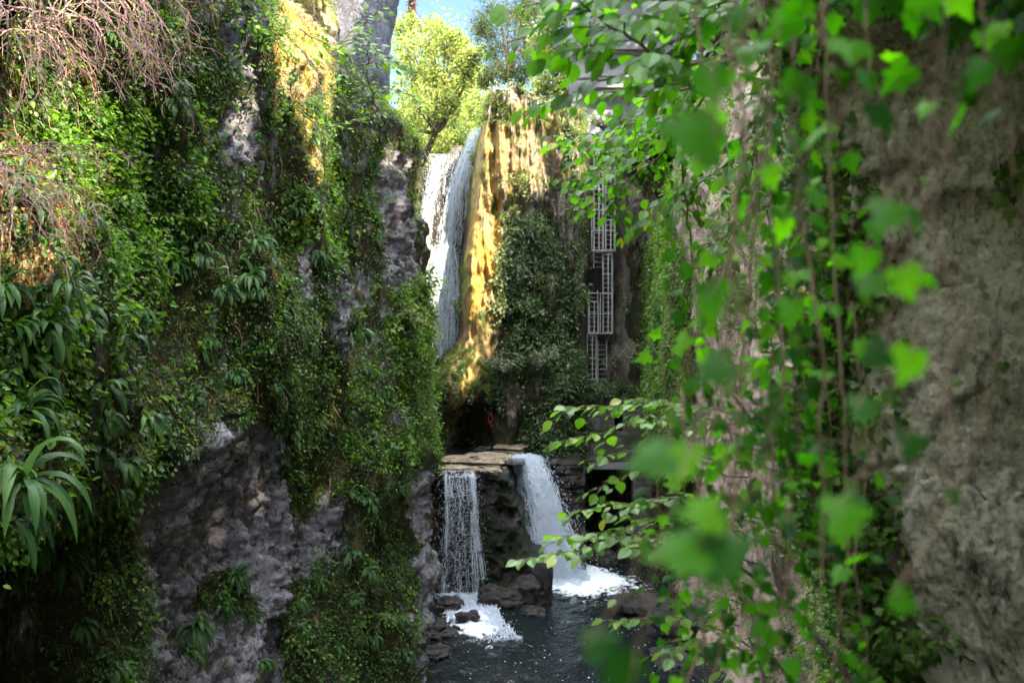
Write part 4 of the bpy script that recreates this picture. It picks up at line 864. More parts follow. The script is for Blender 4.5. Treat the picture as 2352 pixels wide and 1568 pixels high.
# long branch crossing the golden streak and maple boughs above
plantthing('young_maple', 'bright green young maple leaning out below the far grey cliff', 'tree', PT(905, 260, 29),
    [([(690,70,22),(760,110,22.5),(830,60,22.5),(880,20,22)], {'twigs': 9}), ([(760,115,23),(820,95,23),(880,120,22.8),(915,150,22.5)], {'twigs': 9}), ([(870,260,24),(840,180,23.5),(850,90,23),(840,20,23)], {'twigs': 10}),
     ([(830,150,23.5),(900,140,23),(935,160,23)], {'twigs': 6}), ([(1000,300,25),(960,230,25),(900,200,24.6),(850,215,24.4)], {'twigs': 6})], M['bark'], M['herb'], r=.022, leafsize=.21, T=T_M, tl=.9, lstep=.15, droop=.35, fold=.6)
plantthing('thin_sapling', 'thin arching sapling over the middle of the left cliff', 'tree', PT(700, 330, 18),
    [([(690,250,17.5),(740,310,17.2),(745,400,17.2),(790,460,17.2)], {'twigs': 9}), ([(740,300,18),(800,280,18),(880,260,18.2)], {'twigs': 6}), ([(700,420,17),(740,470,17),(760,540,17)], {'twigs': 7})], M['bark'], M['herb'], r=.016, leafsize=.10, T=T_6, tl=.5, lstep=.08, droop=.3)
# bare pink twigs hanging at upper left
def baretwigs(cx0, cx1, cy, D0, n, ln, dirx, label, down=.30):
    pos = []
    for q in range(n):
        a = rng.random(); pos.append(PT(cx0 + (cx1-cx0)*a, cy + rng.normal(0, 25), D0 + 2.0*a - .3))
    p = np.array(pos); m = n; g1 = Geo(); g2 = Geo(); d = nz(np.array([dirx, -.15, .15]) + rnd(m, .45)); P = [p]
    for q in range(13): d = nz(d + np.array([.06*dirx, 0, -down*.6]) + rnd(m, .20)); P.append(P[-1] + d*(ln/13)*rng.uniform(.7, 1.3, (m, 1)))
    P = np.stack(P, 1); tubes(P, np.linspace(.007, .0022, 14)[None]*np.ones((m, 1)), g1, 4)
    k = np.repeat(np.arange(m), 6); j = rng.integers(3, 13, len(k)); q0 = P[k, j]; d = nz(nz(P[k, j]-P[k, j-1]) + rnd(len(k), .6)); Q = [q0]
    for q in range(6): d = nz(d + np.array([0, 0, -down*.5]) + rnd(len(k), .3)); Q.append(Q[-1] + d*ln*.045*rng.uniform(.6, 1.4, (len(k), 1)))
    tubes(np.stack(Q, 1), np.linspace(.0035, .0012, 7)[None]*np.ones((len(k), 1)), g2, 3)
    r = empty('bare_shrub', p.mean(0), label, 'shrub'); g1.build('branch', M['twig'], r); g2.build('twig', M['twig'], r)
    kk = np.repeat(np.arange(m), 16); jj = rng.integers(4, 14, len(kk)); g = leaves(T_Q, P[kk, jj] + rnd(len(kk), .05), rnd(len(kk)), rnd(len(kk)) + [0, 0, 1], rng.uniform(.015, .035, len(kk))); g.build('foliage', M['tree_y'], r)
baretwigs(90, 330, -30, 7.9, 42, 1.2, .55, 'mass of bare pinkish twigs hanging over the top left of the cliff')
baretwigs(-60, 130, 380, 7.2, 26, .9, .45, 'lower tangle of bare pinkish twigs in the sun at the left edge')
baretwigs(0, 120, 60, 7.3, 26, .8, .35, 'sparse twigs with tiny yellow leaves in the upper left corner')

# ------------------------------------------------------------- plants on the column and around the recess
def scatter(surf, name, mat, label, n, regs, base, rad, per, size, T=T_Q, droop=.4, up=.7, mask=None, cat=None):
    w = wreg(surf.px, surf.py, regs, base)
    if mask is not None: w = w*mask
    p, n_, a, b = surf.pick(n, w); g = Geo(); clumps(p, n_, rng.uniform(*rad, n), rng.integers(per[0], per[1], n), rng.uniform(*size, n), T, g, droop, up)
    return tag(g.build(name, M[mat]), label, cat or name.replace('_', ' '), kind='stuff')
colreg = [([(1120,480),(1330,480),(1345,880),(1340,1000),(1215,1010),(1215,930),(1110,900),(1120,700)], 1.6), ([(1215,880),(1335,880),(1335,1240),(1215,1240)], 1.1), ([(1340,300),(1440,300),(1440,880),(1340,880)], .02), ([(960,280),(1085,280),(1062,600),(1062,830),(960,830)], .02),
          ([(1075,280),(1150,270),(1150,780),(1120,850),(1060,840)], .02), ([(1150,280),(1320,250),(1330,460),(1150,470)], .13), ([(1015,850),(1110,820),(1120,900),(1020,930)], .3), ([(1010,925),(1215,925),(1215,1040),(1000,1040)], .12)]
nb = np.clip(.6 + 1.6*fbm(SB.P[..., 0]*1.1, SB.P[..., 2]*.7, 0, 3, 60), .03, 3)
scatter(SB, 'column_creeper', 'backivy', 'grey green creeper covering the shaded front of the column', 1700, colreg, .05, (.15, .5), (12, 44), (.08, .17), T_6, mask=nb*(SB.py < 1300), cat='creeper')
scatter(SB, 'dark_creeper', 'ivy', 'dark ivy between the column and the tunnel wall', 700, [([(1215,930),(1335,900),(1335,1250),(1215,1250)], 1.0), ([(1165,500),(1330,500),(1330,900),(1150,900)], .5)], 0, (.15, .4), (16, 36), (.07, .14), T_6, cat='ivy')
p, n_, a, b = SB.pick(900, wreg(SB.px, SB.py, [([(1000,810),(1110,790),(1110,900),(1010,930)], 1.0), ([(1110,235),(1340,240),(1340,300),(1110,290)], .7), ([(1110,455),(1180,440),(1180,500),(1110,500)], .9)], 0))
g = Geo(); blades(p, n_, 16, rng.uniform(.25, .6, len(p)), .012, g, 1.0); tag(g.build('sunlit_grass', M['grass']), 'yellow green grass on the mound and rim of the golden column', 'grass', kind='stuff')
p, n_, a, b = SB.pick(500, wreg(SB.px, SB.py, [([(1150,300),(1340,280),(1345,420),(1200,430)], 1.0), ([(1080,300),(1130,300),(1110,600),(1130,800),(1080,800)], .5)], 0))
g = Geo(); blades(p, n_, 10, rng.uniform(.3, .9, len(p)), .010, g, 1.6, 4, .4, -.3); tag(g.build('hanging_roots', M['grass']), 'pale roots and dry grass hanging down the sunlit column', 'roots', kind='stuff')
rw = wreg(SR.px, SR.py, [([(1430,380),(1600,380),(1600,640),(1560,1010),(1470,1050),(1430,800)], 1.3)], .05)*np.where(SR.P[..., 1] > 33, 1.5, .5)
rw = rw + .75*sstep(-.1, .5, vnoise(SR.P[..., 1]*.5, SR.P[..., 2]*.25, 0, 70))*(SR.P[..., 1] > 12)
rw = np.where((SR.P[..., 2] < 5.9) & (SR.P[..., 1] > 19), .02, rw)
p, n_, a, b = SR.pick(6000, rw); g = Geo(); clumps(p, n_, rng.uniform(.15, .42, len(p)), rng.integers(16, 44, len(p)), rng.uniform(.06, .13, len(p))*np.clip(p[:, 1]/34, .5, 1.2), T_6, g)
tag(g.build('wall_creeper', M['rightivy']), 'bright green creeper on the right gorge wall beside the ladders', 'creeper', kind='stuff')
X, Y = np.meshgrid(np.linspace(3.3, 7.2, 40), np.linspace(48.3, 52, 36), indexing='ij'); PS = np.stack([X, Y, 7.76 + .15*fbm(X*2, Y*2, 0, 3, 5) - .25*sstep(48.8, 48.3, Y)], -1)
grid('shelf_moss', PS, M['rockW'], {'moss': .9 + 0*X, 'warm': 0*X}, kind='structure')
m = 420; p = np.c_[rng.uniform(3.2, 7.2, m), rng.uniform(48.2, 49.6, m), rng.uniform(7.3, 7.95, m)]; g = Geo(); clumps(p, np.tile([[0, -.8, .6]], (m, 1)), rng.uniform(.15, .3, m), 22, .09, T_6, g)
tag(g.build('shelf_plants', M['backivy']), 'mossy low plants spilling over the shelf above the tunnel', 'plants', kind='stuff')
def bush(px, py, D, w, h, label, mat='backivy', n=14, size=.16, T=T_6, name='shrub', group=None, step=.13):
    pos = PT(px, py, D); br = []
    for q in range(n):
        a = rng.uniform(0, 2*math.pi); tip = pos + np.array([w*math.cos(a)*rng.uniform(.3, 1), .5*w*math.sin(a), h*rng.uniform(.35, 1)])
        br.append(([pos + rng.normal(0, .05, 3), (pos+tip)/2 + np.array([0, 0, .15*h]), tip], {}))
    return plantthing(name, label, 'shrub', pos, br, M['bark'], M[mat], group, r=.02, leafsize=size, T=T, twigs=7, tl=w*.55, lstep=step, droop=.3, fold=.5)
bush(1490, 870, 47.6, 1.7, 2.0, 'pale leaved shrub on the shelf right of the lowest ladder', n=20)
bush(1420, 860, 48.0, 1.0, 1.5, 'smaller pale shrub in front of the lowest ladder', n=10, size=.13)
bush(1240, 850, 45.6, 1.5, 1.3, 'pale shrub bulging from the foot of the column', n=18)
bush(1160, 860, 45.4, 1.2, 1.1, 'grey green shrub beside the sunlit grass mound', n=14)
bush(1310, 500, 46.4, .9, 1.5, 'shrub clinging high on the column edge beside the ladders', n=12, size=.15)
bush(1185, 440, 46.4, .8, 1.2, 'sunlit pale shrub halfway up the column', 'grass', 9, .15)
bush(1130, 262, 48.4, .8, 1.0, 'sunlit shrub on the left rim of the column top', 'tree_y', 12, .13)
bush(1190, 250, 48.2, .9, 1.2, 'tall dry grass and shrub tuft at the middle of the column top', 'grass', 14, .14, T_L)
bush(1255, 262, 48.2, .8, .9, 'yellow green shrub on the right half of the column top', 'tree_y', 10, .13)
bush(1320, 280, 48.0, .8, .8, 'whitish feathery shrub hanging at the right corner of the column top', 'grass', 14, .15, T_L)
bush(1385, 300, 50.0, 1.0, 1.0, 'dark bush on the cliff top directly above the ladders', 'tree_d', 16, .16)
bush(1440, 300, 50.5, 1.1, 1.0, 'dark bush on the cliff top right of the one above the ladders', 'tree_d', 16, .16)
bush(1355, 330, 48.4, .7, .5, 'pale drooping creeper in front of the recess top', 'grass', 12, .14, T_L)

# ------------------------------------------------------------- background trees
def tree(label, base, blobs, mat, size, n, T=T_6, name='tree', trunk=.35, group='sunlit trees behind the upper fall', twist=.35, ax=(0, 0, -.3), thin=.08, stems=None):
    base = np.array(base, float); r = empty(name, base, label, 'tree', group)
    C = [PT(a, b, D + rng.normal(0, .8)) for a, b, D, rx, rz in blobs]; top = np.mean(C, 0); top[2] = min(c[2] for c in C)
    g = Geo(); P, _ = curve([base, base*.5 + top*.5 + [.4, 0, 0], top], 14); g.tube(P, np.linspace(trunk, trunk*.5, 14), 8); g.build('trunk', M['bark'], r)
    gl = Geo(); pos = []; 
    for (a, b, D, rx, rz), c in zip(blobs, C):
        rr = np.array([rx/F*D, (rx+rz)/2/F*D*1.1, rz/F*D]); Q, _ = curve([top, top*.45 + c*.55 + rng.normal(0, .3, 3) + [0, 0, .2], c], 10)
        lg = Geo(); lg.tube(Q, np.linspace(trunk*.4, trunk*.08, 10), 5)
        for s in range(9):
            e = c + rng.normal(0, .55, 3)*rr; Q, _ = curve([c, (c+e)/2 + [0, 0, .15], e], 7); lg.tube(Q, np.linspace(trunk*.10, thin*.15, 7), 4)
            k = max(4, int(n/len(blobs)/9)); q = e + rng.normal(0, .36, (k, 3))*rr*rng.uniform(.5, 1.5); pos.append(q)
        lg.build('limb', M['bark'], r)
    pos = np.concatenate(pos); gl = leaves(T, pos, rnd(len(pos)) + np.array(ax), rnd(len(pos), .6) + [0, 0, .8], rng.uniform(.6, 1.3, len(pos))*size)
    gl.build('crown', M[mat], r); return r
tree('yellow green broadleaf tree right of the far grey cliff', (-8.6, 63, 17), [(945,110,62,42,45),(985,95,62,38,38),(1025,110,61,34,34),(950,180,61,40,42),(1000,165,60,34,28),(1060,140,61,26,20),(1090,120,61,18,14),(1040,85,62,20,14),(960,250,60,36,42),(1020,215,60,30,30),(1075,175,61,25,22),(930,60,63,26,26),(975,225,60,40,36),(930,300,60,30,40),(1035,250,60,34,28),(990,60,63,30,22)], 'tree_y', .20, 9500)
tree('pale sunlit tree low on the slope above the fall lip', (-4.5, 70, 20), [(985,300,70,40,36),(1040,285,72,44,34),(1010,340,68,46,28),(1075,265,72,26,30),(965,345,66,26,30),(1060,320,70,38,24)], 'tree_y', .22, 9000)
tree('soft yellow green tree filling the gap behind the fall lip', (-3.0, 82, 22), [(960,200,84,50,50),(1020,230,84,50,40),(1080,230,82,40,40),(940,280,84,40,50),(1100,280,84,40,40),(1000,130,86,44,40),(1060,190,84,40,34),(1040,120,88,34,26)], 'tree_y', .34, 9000)
tree('dark feathery tree against the sky behind the column', (1.2, 66, 20), [(1110,70,66,32,30),(1150,30,66,40,36),(1195,25,67,36,34),(1130,120,65,36,36),(1180,95,65,40,40),(1120,175,64,26,24),(1165,165,64,32,30),(1210,150,65,28,30),(1215,80,66,30,36),(1160,-30,67,40,34),(1230,10,66,30,32)], 'tree_d', .22, 15000, T_L)
tree('slender yellow green tree between the feathery tree and the concrete', (3.2, 62, 18), [(1240,110,61,24,34),(1265,60,62,28,34),(1275,150,60,26,36),(1245,190,60,22,26),(1300,100,61,26,36),(1300,190,59,26,24),(1290,20,62,28,30)], 'tree_y', .22, 4200)
tree('small rusty conifer tip above the yellow green tree', (-8.2, 76, 24), [(942,62,76,9,12),(944,42,76,7,11),(945,22,76,5,11),(947,2,76,4,10)], 'tree_r', .35, 650, T_L, trunk=.2)
tree('shady tree on the right plateau behind the concrete', (12, 66, 18), [(1380,20,64,50,50),(1450,-20,64,50,50),(1540,30,62,50,60),(1620,60,60,50,50),(1700,40,60,60,60),(1560,120,60,50,40),(1480,60,62,40,40)], 'tree_d', .3, 4500)
# thin straight stems under the feathery crown
hp = np.c_[rng.uniform(-40, 50, 3500), rng.uniform(66, 105, 3500)]; hz_ = hill(hp[:, 0], hp[:, 1]); p = np.c_[hp, hz_ + .3]; g = Geo()
clumps(p, np.tile([[0, -.3, .95]], (len(p), 1)), rng.uniform(.8, 1.9, len(p)), 30, .30, T_Q, g, .2, .8); tag(g.build('undergrowth', M['tree_y']), 'sunlit undergrowth on the slope behind the gorge', 'undergrowth', kind='stuff')
# ------------------------------------------------------------- leafy boughs in front of the right wall
BIG = dict(leafsize=.10, T=T_B, tl=.5, lstep=.05, droop=.55, fold=.7, r=.012, twigs=7)
MID = dict(leafsize=.085, T=T_B, tl=.62, lstep=.05, droop=.40, fold=.5, r=.010, twigs=9)
r = empty('overhanging_tree', (2.6, 5.4, 12.2), 'elm-like tree whose leafy boughs hang across the top right in front of the ladders', 'tree')
gt = Geo(); Pt, _ = curve([(2.75, 5.9, 9.0), (2.6, 5.7, 11.0), (2.45, 5.4, 13.0), (2.2, 5.2, 15.5)], 16); gt.tube(Pt, np.linspace(.16, .07, 16), 9); gt.build('trunk', M['bark'], r)
def boughs(rows, base, smat='bark', lmat='near', root=None, dn=1.0):
    for ctrl, kw in rows:
        gs, gl = Geo(), Geo(); k = dict(base); k.update(kw); leafbranch(ctrl, gs=gs, gl=gl, **k); b = gs.build('branch', M[smat], root); gl.build('foliage', M[lmat], b)
boughs([([(1900,60,4.8),(1760,110,5.0),(1600,150,5.2),(1450,178,5.3),(1310,184,5.4)], dict(r=.022, twigs=3, lstep=.22)),
        ([(1640,230,4.3),(1530,170,4.2),(1460,95,4.1),(1390,45,4.0),(1300,-20,4.0)], dict(twigs=13)),
        ([(1700,40,4.4),(1560,0,4.2),(1450,-30,4.1),(1320,-10,4.1),(1230,10,4.2)], dict(twigs=15)),
        ([(1640,100,4.6),(1500,60,4.5),(1400,50,4.5),(1340,80,4.6),(1290,120,4.6)], dict(twigs=13)),
        ([(1750,-20,4.4),(1640,30,4.3),(1560,90,4.4),(1500,130,4.5)], dict(twigs=13)),
        ([(1680,150,5.6),(1560,215,5.8),(1440,215,6.0),(1320,215,6.2),(1210,252,6.4)], dict(twigs=10, leafsize=.095, r=.014)),
        ([(1480,-60,4.6),(1330,-20,4.8),(1230,60,5.0),(1180,120,5.2)], dict(twigs=5, lstep=.14))], BIG, root=r)
boughs([([(1700,150,6.2),(1590,240,6.6),(1480,330,7.0),(1390,390,7.2),(1290,440,7.4)], dict(twigs=18)),
        ([(1640,200,6.4),(1540,270,6.8),(1440,290,7.2),(1350,310,7.4),(1280,330,7.6)], dict(twigs=18)),
        ([(1620,230,6.4),(1550,320,6.6),(1470,400,6.9),(1420,450,7.2),(1385,500,7.4)], dict(twigs=18)),
        ([(1800,230,5.8),(1720,320,6.0),(1640,400,6.2),(1560,470,6.5),(1500,520,6.8)], dict(twigs=15)),
        ([(1560,300,7),(1500,310,7.4),(1440,350,7.6),(1370,350,7.8)], dict(twigs=10, tl=.7)),
        ([(1850,360,5.4),(1780,460,5.6),(1700,520,5.8),(1620,570,6.0)], dict(twigs=13)),
        ([(1560,250,6.4),(1565,400,6.4),(1590,560,6.5),(1610,690,6.6)], dict(twigs=3, lstep=.4)),
        ([(1700,-30,5.6),(1660,80,5.9),(1600,180,6.3),(1540,230,6.6)], dict(twigs=13)),
        ([(1880,100,5.4),(1800,220,5.5),(1740,330,5.6),(1720,430,5.7)], dict(twigs=13)),
        ([(2000,200,5.2),(1900,380,5.3),(1850,520,5.4),(1830,640,5.4)], dict(twigs=8))], MID, root=r)
r = empty('hazel_bush', PT(2050, 1560, 5.2), 'hazel bush reaching out over the pool with pale sunlit sprays of leaves', 'shrub')
gt = Geo()
for c_ in ([(2060,1600,5.1),(1960,1330,5.1),(1850,1150,5.2),(1740,980,5.3),(1640,850,5.4)], [(2000,1620,5.3),(1830,1400,5.5),(1700,1300,5.6),(1600,1250,5.7)]):
    Pt, _ = curve(c_, 20); gt.tube(Pt, np.linspace(.022, .008, 20), 6)
gt.build('main_stem', M['bark'], r)
HZ = dict(leafsize=.078, T=T_B, tl=.38, lstep=.042, droop=.22, fold=.15, r=.0055, twigs=8, flat=.9)
boughs([([(1760,985,5.3),(1640,940,5.4),(1520,922,5.5),(1400,928,5.6),(1290,944,5.7)], dict(twigs=15)),
        ([(1700,980,5.3),(1560,952,5.3),(1450,972,5.3),(1360,1000,5.4),(1290,1020,5.4)], dict(twigs=8)),
        ([(1660,1060,5.2),(1540,1030,5.2),(1440,1035,5.2),(1345,1058,5.2)], dict(twigs=3, lstep=.08)),
        ([(1720,1100,5.4),(1600,1080,5.4),(1480,1075,5.4),(1400,1105,5.4),(1335,1140,5.4)], dict(twigs=5)),
        ([(1850,1230,5.6),(1700,1180,5.6),(1560,1150,5.7),(1420,1150,5.7),(1300,1180,5.8)], dict(twigs=18)),
        ([(1800,1260,5.5),(1640,1205,5.5),(1500,1195,5.5),(1380,1225,5.5),(1270,1232,5.6)], dict(twigs=13)),
        ([(1720,1250,5.3),(1560,1230,5.3),(1430,1240,5.3),(1300,1265,5.3),(1185,1288,5.3)], dict(twigs=13)),
        ([(1750,1300,5.5),(1650,1260,5.6),(1560,1240,5.7),(1460,1215,5.8)], dict(twigs=15)),
        ([(1700,1440,5.3),(1600,1400,5.3),(1500,1365,5.3),(1420,1350,5.3)], dict(twigs=3, lstep=.1)),
        ([(1760,1500,5.2),(1640,1440,5.2),(1520,1415,5.2),(1385,1425,5.2)], dict(twigs=5)),
        ([(1850,1560,5.0),(1720,1500,5.0),(1600,1470,5.0),(1520,1500,5.0)], dict(twigs=8)),
        ([(1900,1150,5.0),(1800,1090,5.0),(1740,1000,5.1),(1760,930,5.1)], dict(twigs=7))], HZ, root=r, lmat='hazel')
# bushes and creeper on the right bank
def bankbush(px, py, D, w, h, label, n=14, size=.07, mat='near', T=T_B):
    c1, c2 = SR.at(px, py), SN.at(px, py); e1, e2 = [np.hypot(*(np.array(proj(c[0])) - (px, py))) for c in (c1, c2)]
    pos, nr = c2 if (e2 < 32 and (e1 > 32 or c2[0][1] < c1[0][1])) else c1; pos = pos + nr*.04; D = pos[1]; br = []; w *= min(D/6.5, 1.6); h *= min(D/6.5, 1.6)
    for q in range(n):
        a = rng.uniform(-1, 1); tip = pos + np.array([w*a, -rng.uniform(.0, .5)*w, h*rng.uniform(.2, 1)]); br.append(([pos + np.array([w*a*.3, 0, 0]), (pos+tip)/2 + np.array([0, 0, .12*h]), tip], {}))
    return plantthing('bank_shrub', label, 'shrub', pos, br, M['bark'], M[mat], r=.007, leafsize=size, T=T, twigs=7, tl=w*.5, lstep=.06, droop=.3, fold=.6)
bankbush(1620, 1590, 6.2, .65, .75, 'leafy shrub at the bottom of the right bank nearest the pool', 18)
bankbush(1800, 1560, 6.0, .6, .9, 'leafy shrub between the pool and the ivy at the bottom right', 18)
bankbush(1960, 1500, 5.4, .55, 1.0, 'dark leafy shrub at the foot of the near rock wall', 18, .075)
bankbush(1780, 1300, 7.2, .7, .8, 'yellow green bush on the right bank behind the hanging ivy', 18, .07)
bankbush(1900, 1130, 7.6, .7, .9, 'bush with long leaves high on the right bank', 16, .085)
bankbush(1700, 1420, 7.8, .8, .8, 'bush at the water edge of the right bank', 16, .07)
bankbush(1860, 900, 8.0, .6, .8, 'ivy covered bush at the corner of the near rock wall', 16, .08)
bankbush(1930, 700, 7.2, .5, .9, 'loose bush in the gap left of the near rock wall', 12, .08)
bankbush(1880, 430, 6.8, .5, .9, 'loose leafy bush high in the gap left of the near rock wall', 12, .08)
bankbush(1640, 800, 9.5, .5, .6, 'light green ash sprig on the pink rock wall', 8, .09, 'herb')
w_ = np.where((SR.P[..., 1] < 14), 1.0, 0)*wreg(SR.px, SR.py, [([(1500,860),(2300,860),(2300,1800),(1500,1800)], 1.5)], .4)
p, n_, a, b = SR.pick(2600, w_); g = Geo(); clumps(p, n_, rng.uniform(.10, .26, len(p)), rng.integers(16, 36, len(p)), rng.uniform(.035, .07, len(p)), T_6, g)
w_ = np.where(SN.P[..., 1] > 4.6, 1.0, .02)*wreg(SN.px, SN.py, [([(1500,860),(2180,860),(2230,1800),(1500,1800)], 2)], .8) + .5*wreg(SN.px, SN.py, [([(1900,1380),(2160,1420),(2200,1700),(1900,1700)], 1)], 0)
p, n_, a, b = SN.pick(700, w_); clumps(p, n_, rng.uniform(.06, .18, len(p)), rng.integers(14, 30, len(p)), rng.uniform(.03, .06, len(p)), T_I, g)
tag(g.build('bank_creeper', M['rightivy']), 'green ground ivy climbing the right bank and the foot of the near rock', 'ivy', kind='stuff')

m = 900; p = np.c_[rng.uniform(.95, 2.6, m), rng.uniform(.9, 4.6, m), np.zeros(m)]; p[:, 2] = CAMZ + .36*p[:, 1] + rng.uniform(.10, .8, m) - .10*np.clip(p[:, 0]-.6, 0, 1); keep = (p[:, 0]/p[:, 1] > .30); p = p[keep]  # unseen ivy roof added above the frame to darken the top right
g = Geo(); clumps(p, np.tile([[-.5, -.3, -.6]], (len(p), 1)), .16, 7, .07, T_I, g); tag(g.build('sky_block_ivy', M['ivyF']), 'added roof of ivy above the top right, blocking sky light', 'ivy', kind='stuff')

# ------------------------------------------------------------- out-of-focus ivy strands close to the lens
def strand(ctrl, label, n=14, size=.062, r=.0035, shade='ivyF'):
    ctrl = [(a_, b_, c_*(1.55 if c_ < 2 else 1.0)) for a_, b_, c_ in ctrl]; n = max(5, int(n*.8)); size = size*.78
    P, L = curve(ctrl, 40); P = P + .015*np.stack([fbm(np.arange(40)*.25, ctrl[0][0]*.013 + k, 0, 2, k) for k in range(3)], -1)
    base = empty('ivy_strand', P[0], label, 'ivy', 'ivy strands hanging before the near rock wall'); g = Geo(); g.tube(P, np.linspace(r, r*.5, 40), 6); gl = Geo(); m = n
    s = (np.arange(m) + rng.uniform(.2, .8, m))/m*39; i = s.astype(int); p0 = P[i]
    off = np.stack([np.where(np.arange(m) % 2, 1, -1)*rng.uniform(.015, .06, m), rng.uniform(-.05, .03, m), rng.uniform(-.02, .03, m)], -1); q = p0 + off
    for a in range(m): g.tube([p0[a], (p0[a]+q[a])/2 + [0, 0, .008], q[a]], .0009, 3)
    ax = off*[8, 3, 1] + np.array([0, -.1, -.55]) + rnd(m, .35); nn = np.array([0, -.6, .7]) + rnd(m, .75)
    half = np.arange(m) % 2 == 0; sz_ = size*rng.uniform(.5, 1.3, m); leaves(T_I, q[half], ax[half], nn[half], sz_[half], gl, .78); leaves(T_M if m > 12 else T_I, q[~half], ax[~half], nn[~half], sz_[~half], gl, .95); g.build('stem', M['stem'], base); gl.build('foliage', M[shade], base); return base
ST = [([(1690,-60,1.25),(1700,400,1.22),(1680,800,1.2),(1690,1150,1.2),(1650,1620,1.2)], 'long ivy strand with brown stem passing before the hazel leaves', 22, .058),
      ([(1600,-40,1.5),(1640,300,1.5),(1720,600,1.45),(1740,800,1.45)], 'ivy strand ending at mid height before the pink rock', 16, .06),
      ([(1810,-60,1.15),(1820,200,1.15),(1850,520,1.2),(1900,900,1.2),(1880,1250,1.2),(1860,1620,1.2)], 'thick leafed ivy strand left of the near rock wall', 30, .062),
      ([(1880,-60,1.4),(1905,300,1.4),(1925,700,1.4),(1950,1100,1.4),(1900,1620,1.4)], 'ivy strand running along the edge of the near rock wall', 28, .058),
      ([(1760,-60,1.7),(1770,350,1.7),(1790,760,1.7),(1810,1100,1.7),(1780,1620,1.7)], 'ivy strand behind the two nearest ones', 28, .058),
      ([(1980,-60,1.3),(2010,250,1.3),(2040,560,1.3),(2060,700,1.3)], 'ivy strand with large bright leaves in front of the near rock', 8, .07),
      ([(1740,500,1.9),(1700,800,1.9),(1730,1200,1.9),(1750,1620,1.9)], 'thin ivy strand rising from below before the cave', 18, .06),
      ([(1560,900,1.5),(1600,1100,1.45),(1640,1350,1.4),(1580,1640,1.4)], 'leaning ivy strand in front of the foam', 9, .06),
      ([(1960,700,1.8),(1990,1000,1.8),(1960,1300,1.8),(2000,1640,1.8)], 'dense ivy strand low beside the near rock', 20, .055),
      ([(2100,-60,1.1),(2150,60,1.1),(2130,200,1.15),(2160,330,1.15)], 'dark ivy strand under the rock overhang at top right', 10, .075),
      ([(1700,-80,1.0),(1740,20,1.0),(1700,160,1.0),(1720,300,1.0)], 'dark ivy strand at the top beside the leafy boughs', 9, .08),
      ([(1900,-80,.95),(1880,60,.95),(1930,200,.95),(1900,330,.95)], 'nearest dark ivy strand hanging from the top edge', 9, .08),
      ([(2240,-80,1.0),(2280,80,1.0),(2300,300,1.05),(2330,420,1.05)], 'ivy strand in the dark upper right corner', 8, .08)]
for c_, l, n, s in ST: strand(c_, l, n, s)
for q in range(20):
    xq = 1560 + 18*q + rng.uniform(-14, 14); D = rng.uniform(2.4, 4.0); y0q = rng.choice([-80, -80, 250, 600, 900]); y1q = min(1640, y0q + rng.uniform(700, 1400))
    if xq < 1680: y0q = max(y0q, 600)
    strand([(xq, y0q, D), (xq + rng.uniform(-50, 50), (y0q+y1q)/2, D), (xq + rng.uniform(-60, 60), y1q, D)], ['first','second','third','fourth','fifth','sixth','seventh','eighth','ninth','tenth','eleventh','twelfth','thirteenth','fourteenth','fifteenth','sixteenth','seventeenth','eighteenth','nineteenth','twentieth'][q] + ' from the left of the slender strands in the middle ivy curtain', int(75*(y1q-y0q)/1500), .07, .0022)
# single big leaves seen very close, each on its own runner
def loose(rows, label):
    base = empty('ivy_runner', PT(*rows[0][:3]), label, 'ivy', 'ivy runners close to the lens'); gs, gl = Geo(), Geo()
    for px, py, D, s, ax, nn in rows:
        q = PT(px, py, D); st = q - nz(np.array(ax, float))*s*.1; s *= .74; leaves(T_I, q[None] - nz(np.array([ax], float))*s*.5, np.array([ax], float), np.array([nn], float), s, gl)
        gs.tube([q - nz(np.array(ax, float))*s*.5, q + np.array([.03, .02, .06]), q + np.array([.06, .03, .16])], .001, 3)
    pts = [PT(a[0], a[1], a[2]) + np.array([.06, .03, .16]) for a in rows]; pts = sorted(pts, key=lambda v: -v[2]); gs.tube(curve([pts[0] + [.05, 0, .6]] + pts, 20)[0], .0013, 5)
    gs.build('stem', M['stem'], base); gl.build('foliage', M['ivyF'], base)
loose([(1570,300,.92,.085,(-.9,-.1,.25),(.1,-1,.45)),(1620,330,.95,.07,(.4,0,-.9),(.2,-1,.5)),(1640,210,1.0,.06,(.2,0,-1),(0,-1,.3))], 'large blurred bright ivy leaves before the top of the ladders')
loose([(1640,710,1.0,.045,(.3,-.1,-.9),(-.2,-.9,.4)),(1630,860,1.0,.055,(-.7,-.1,-.5),(0,-.8,.6)),(1480,1060,.95,.065,(-.9,-.1,-.3),(.1,-.6,.7)),(1585,1050,1.0,.055,(.5,-.1,.2),(0,-1,.4)),(1600,1180,.95,.06,(-.8,-.1,.0),(.1,-.7,.7)),(1540,1270,.95,.08,(-.9,-.1,-.1),(0,-.6,.8)),(1420,1515,.9,.065,(-.5,-.1,.8),(.2,-.9,.5)),(1390,1470,.95,.05,(.8,0,.3),(0,-.8,.6)),(1680,1260,.95,.08,(.9,-.1,.35),(0,-.8,.6))], 'string of blurred ivy leaves before the cave and the foam')
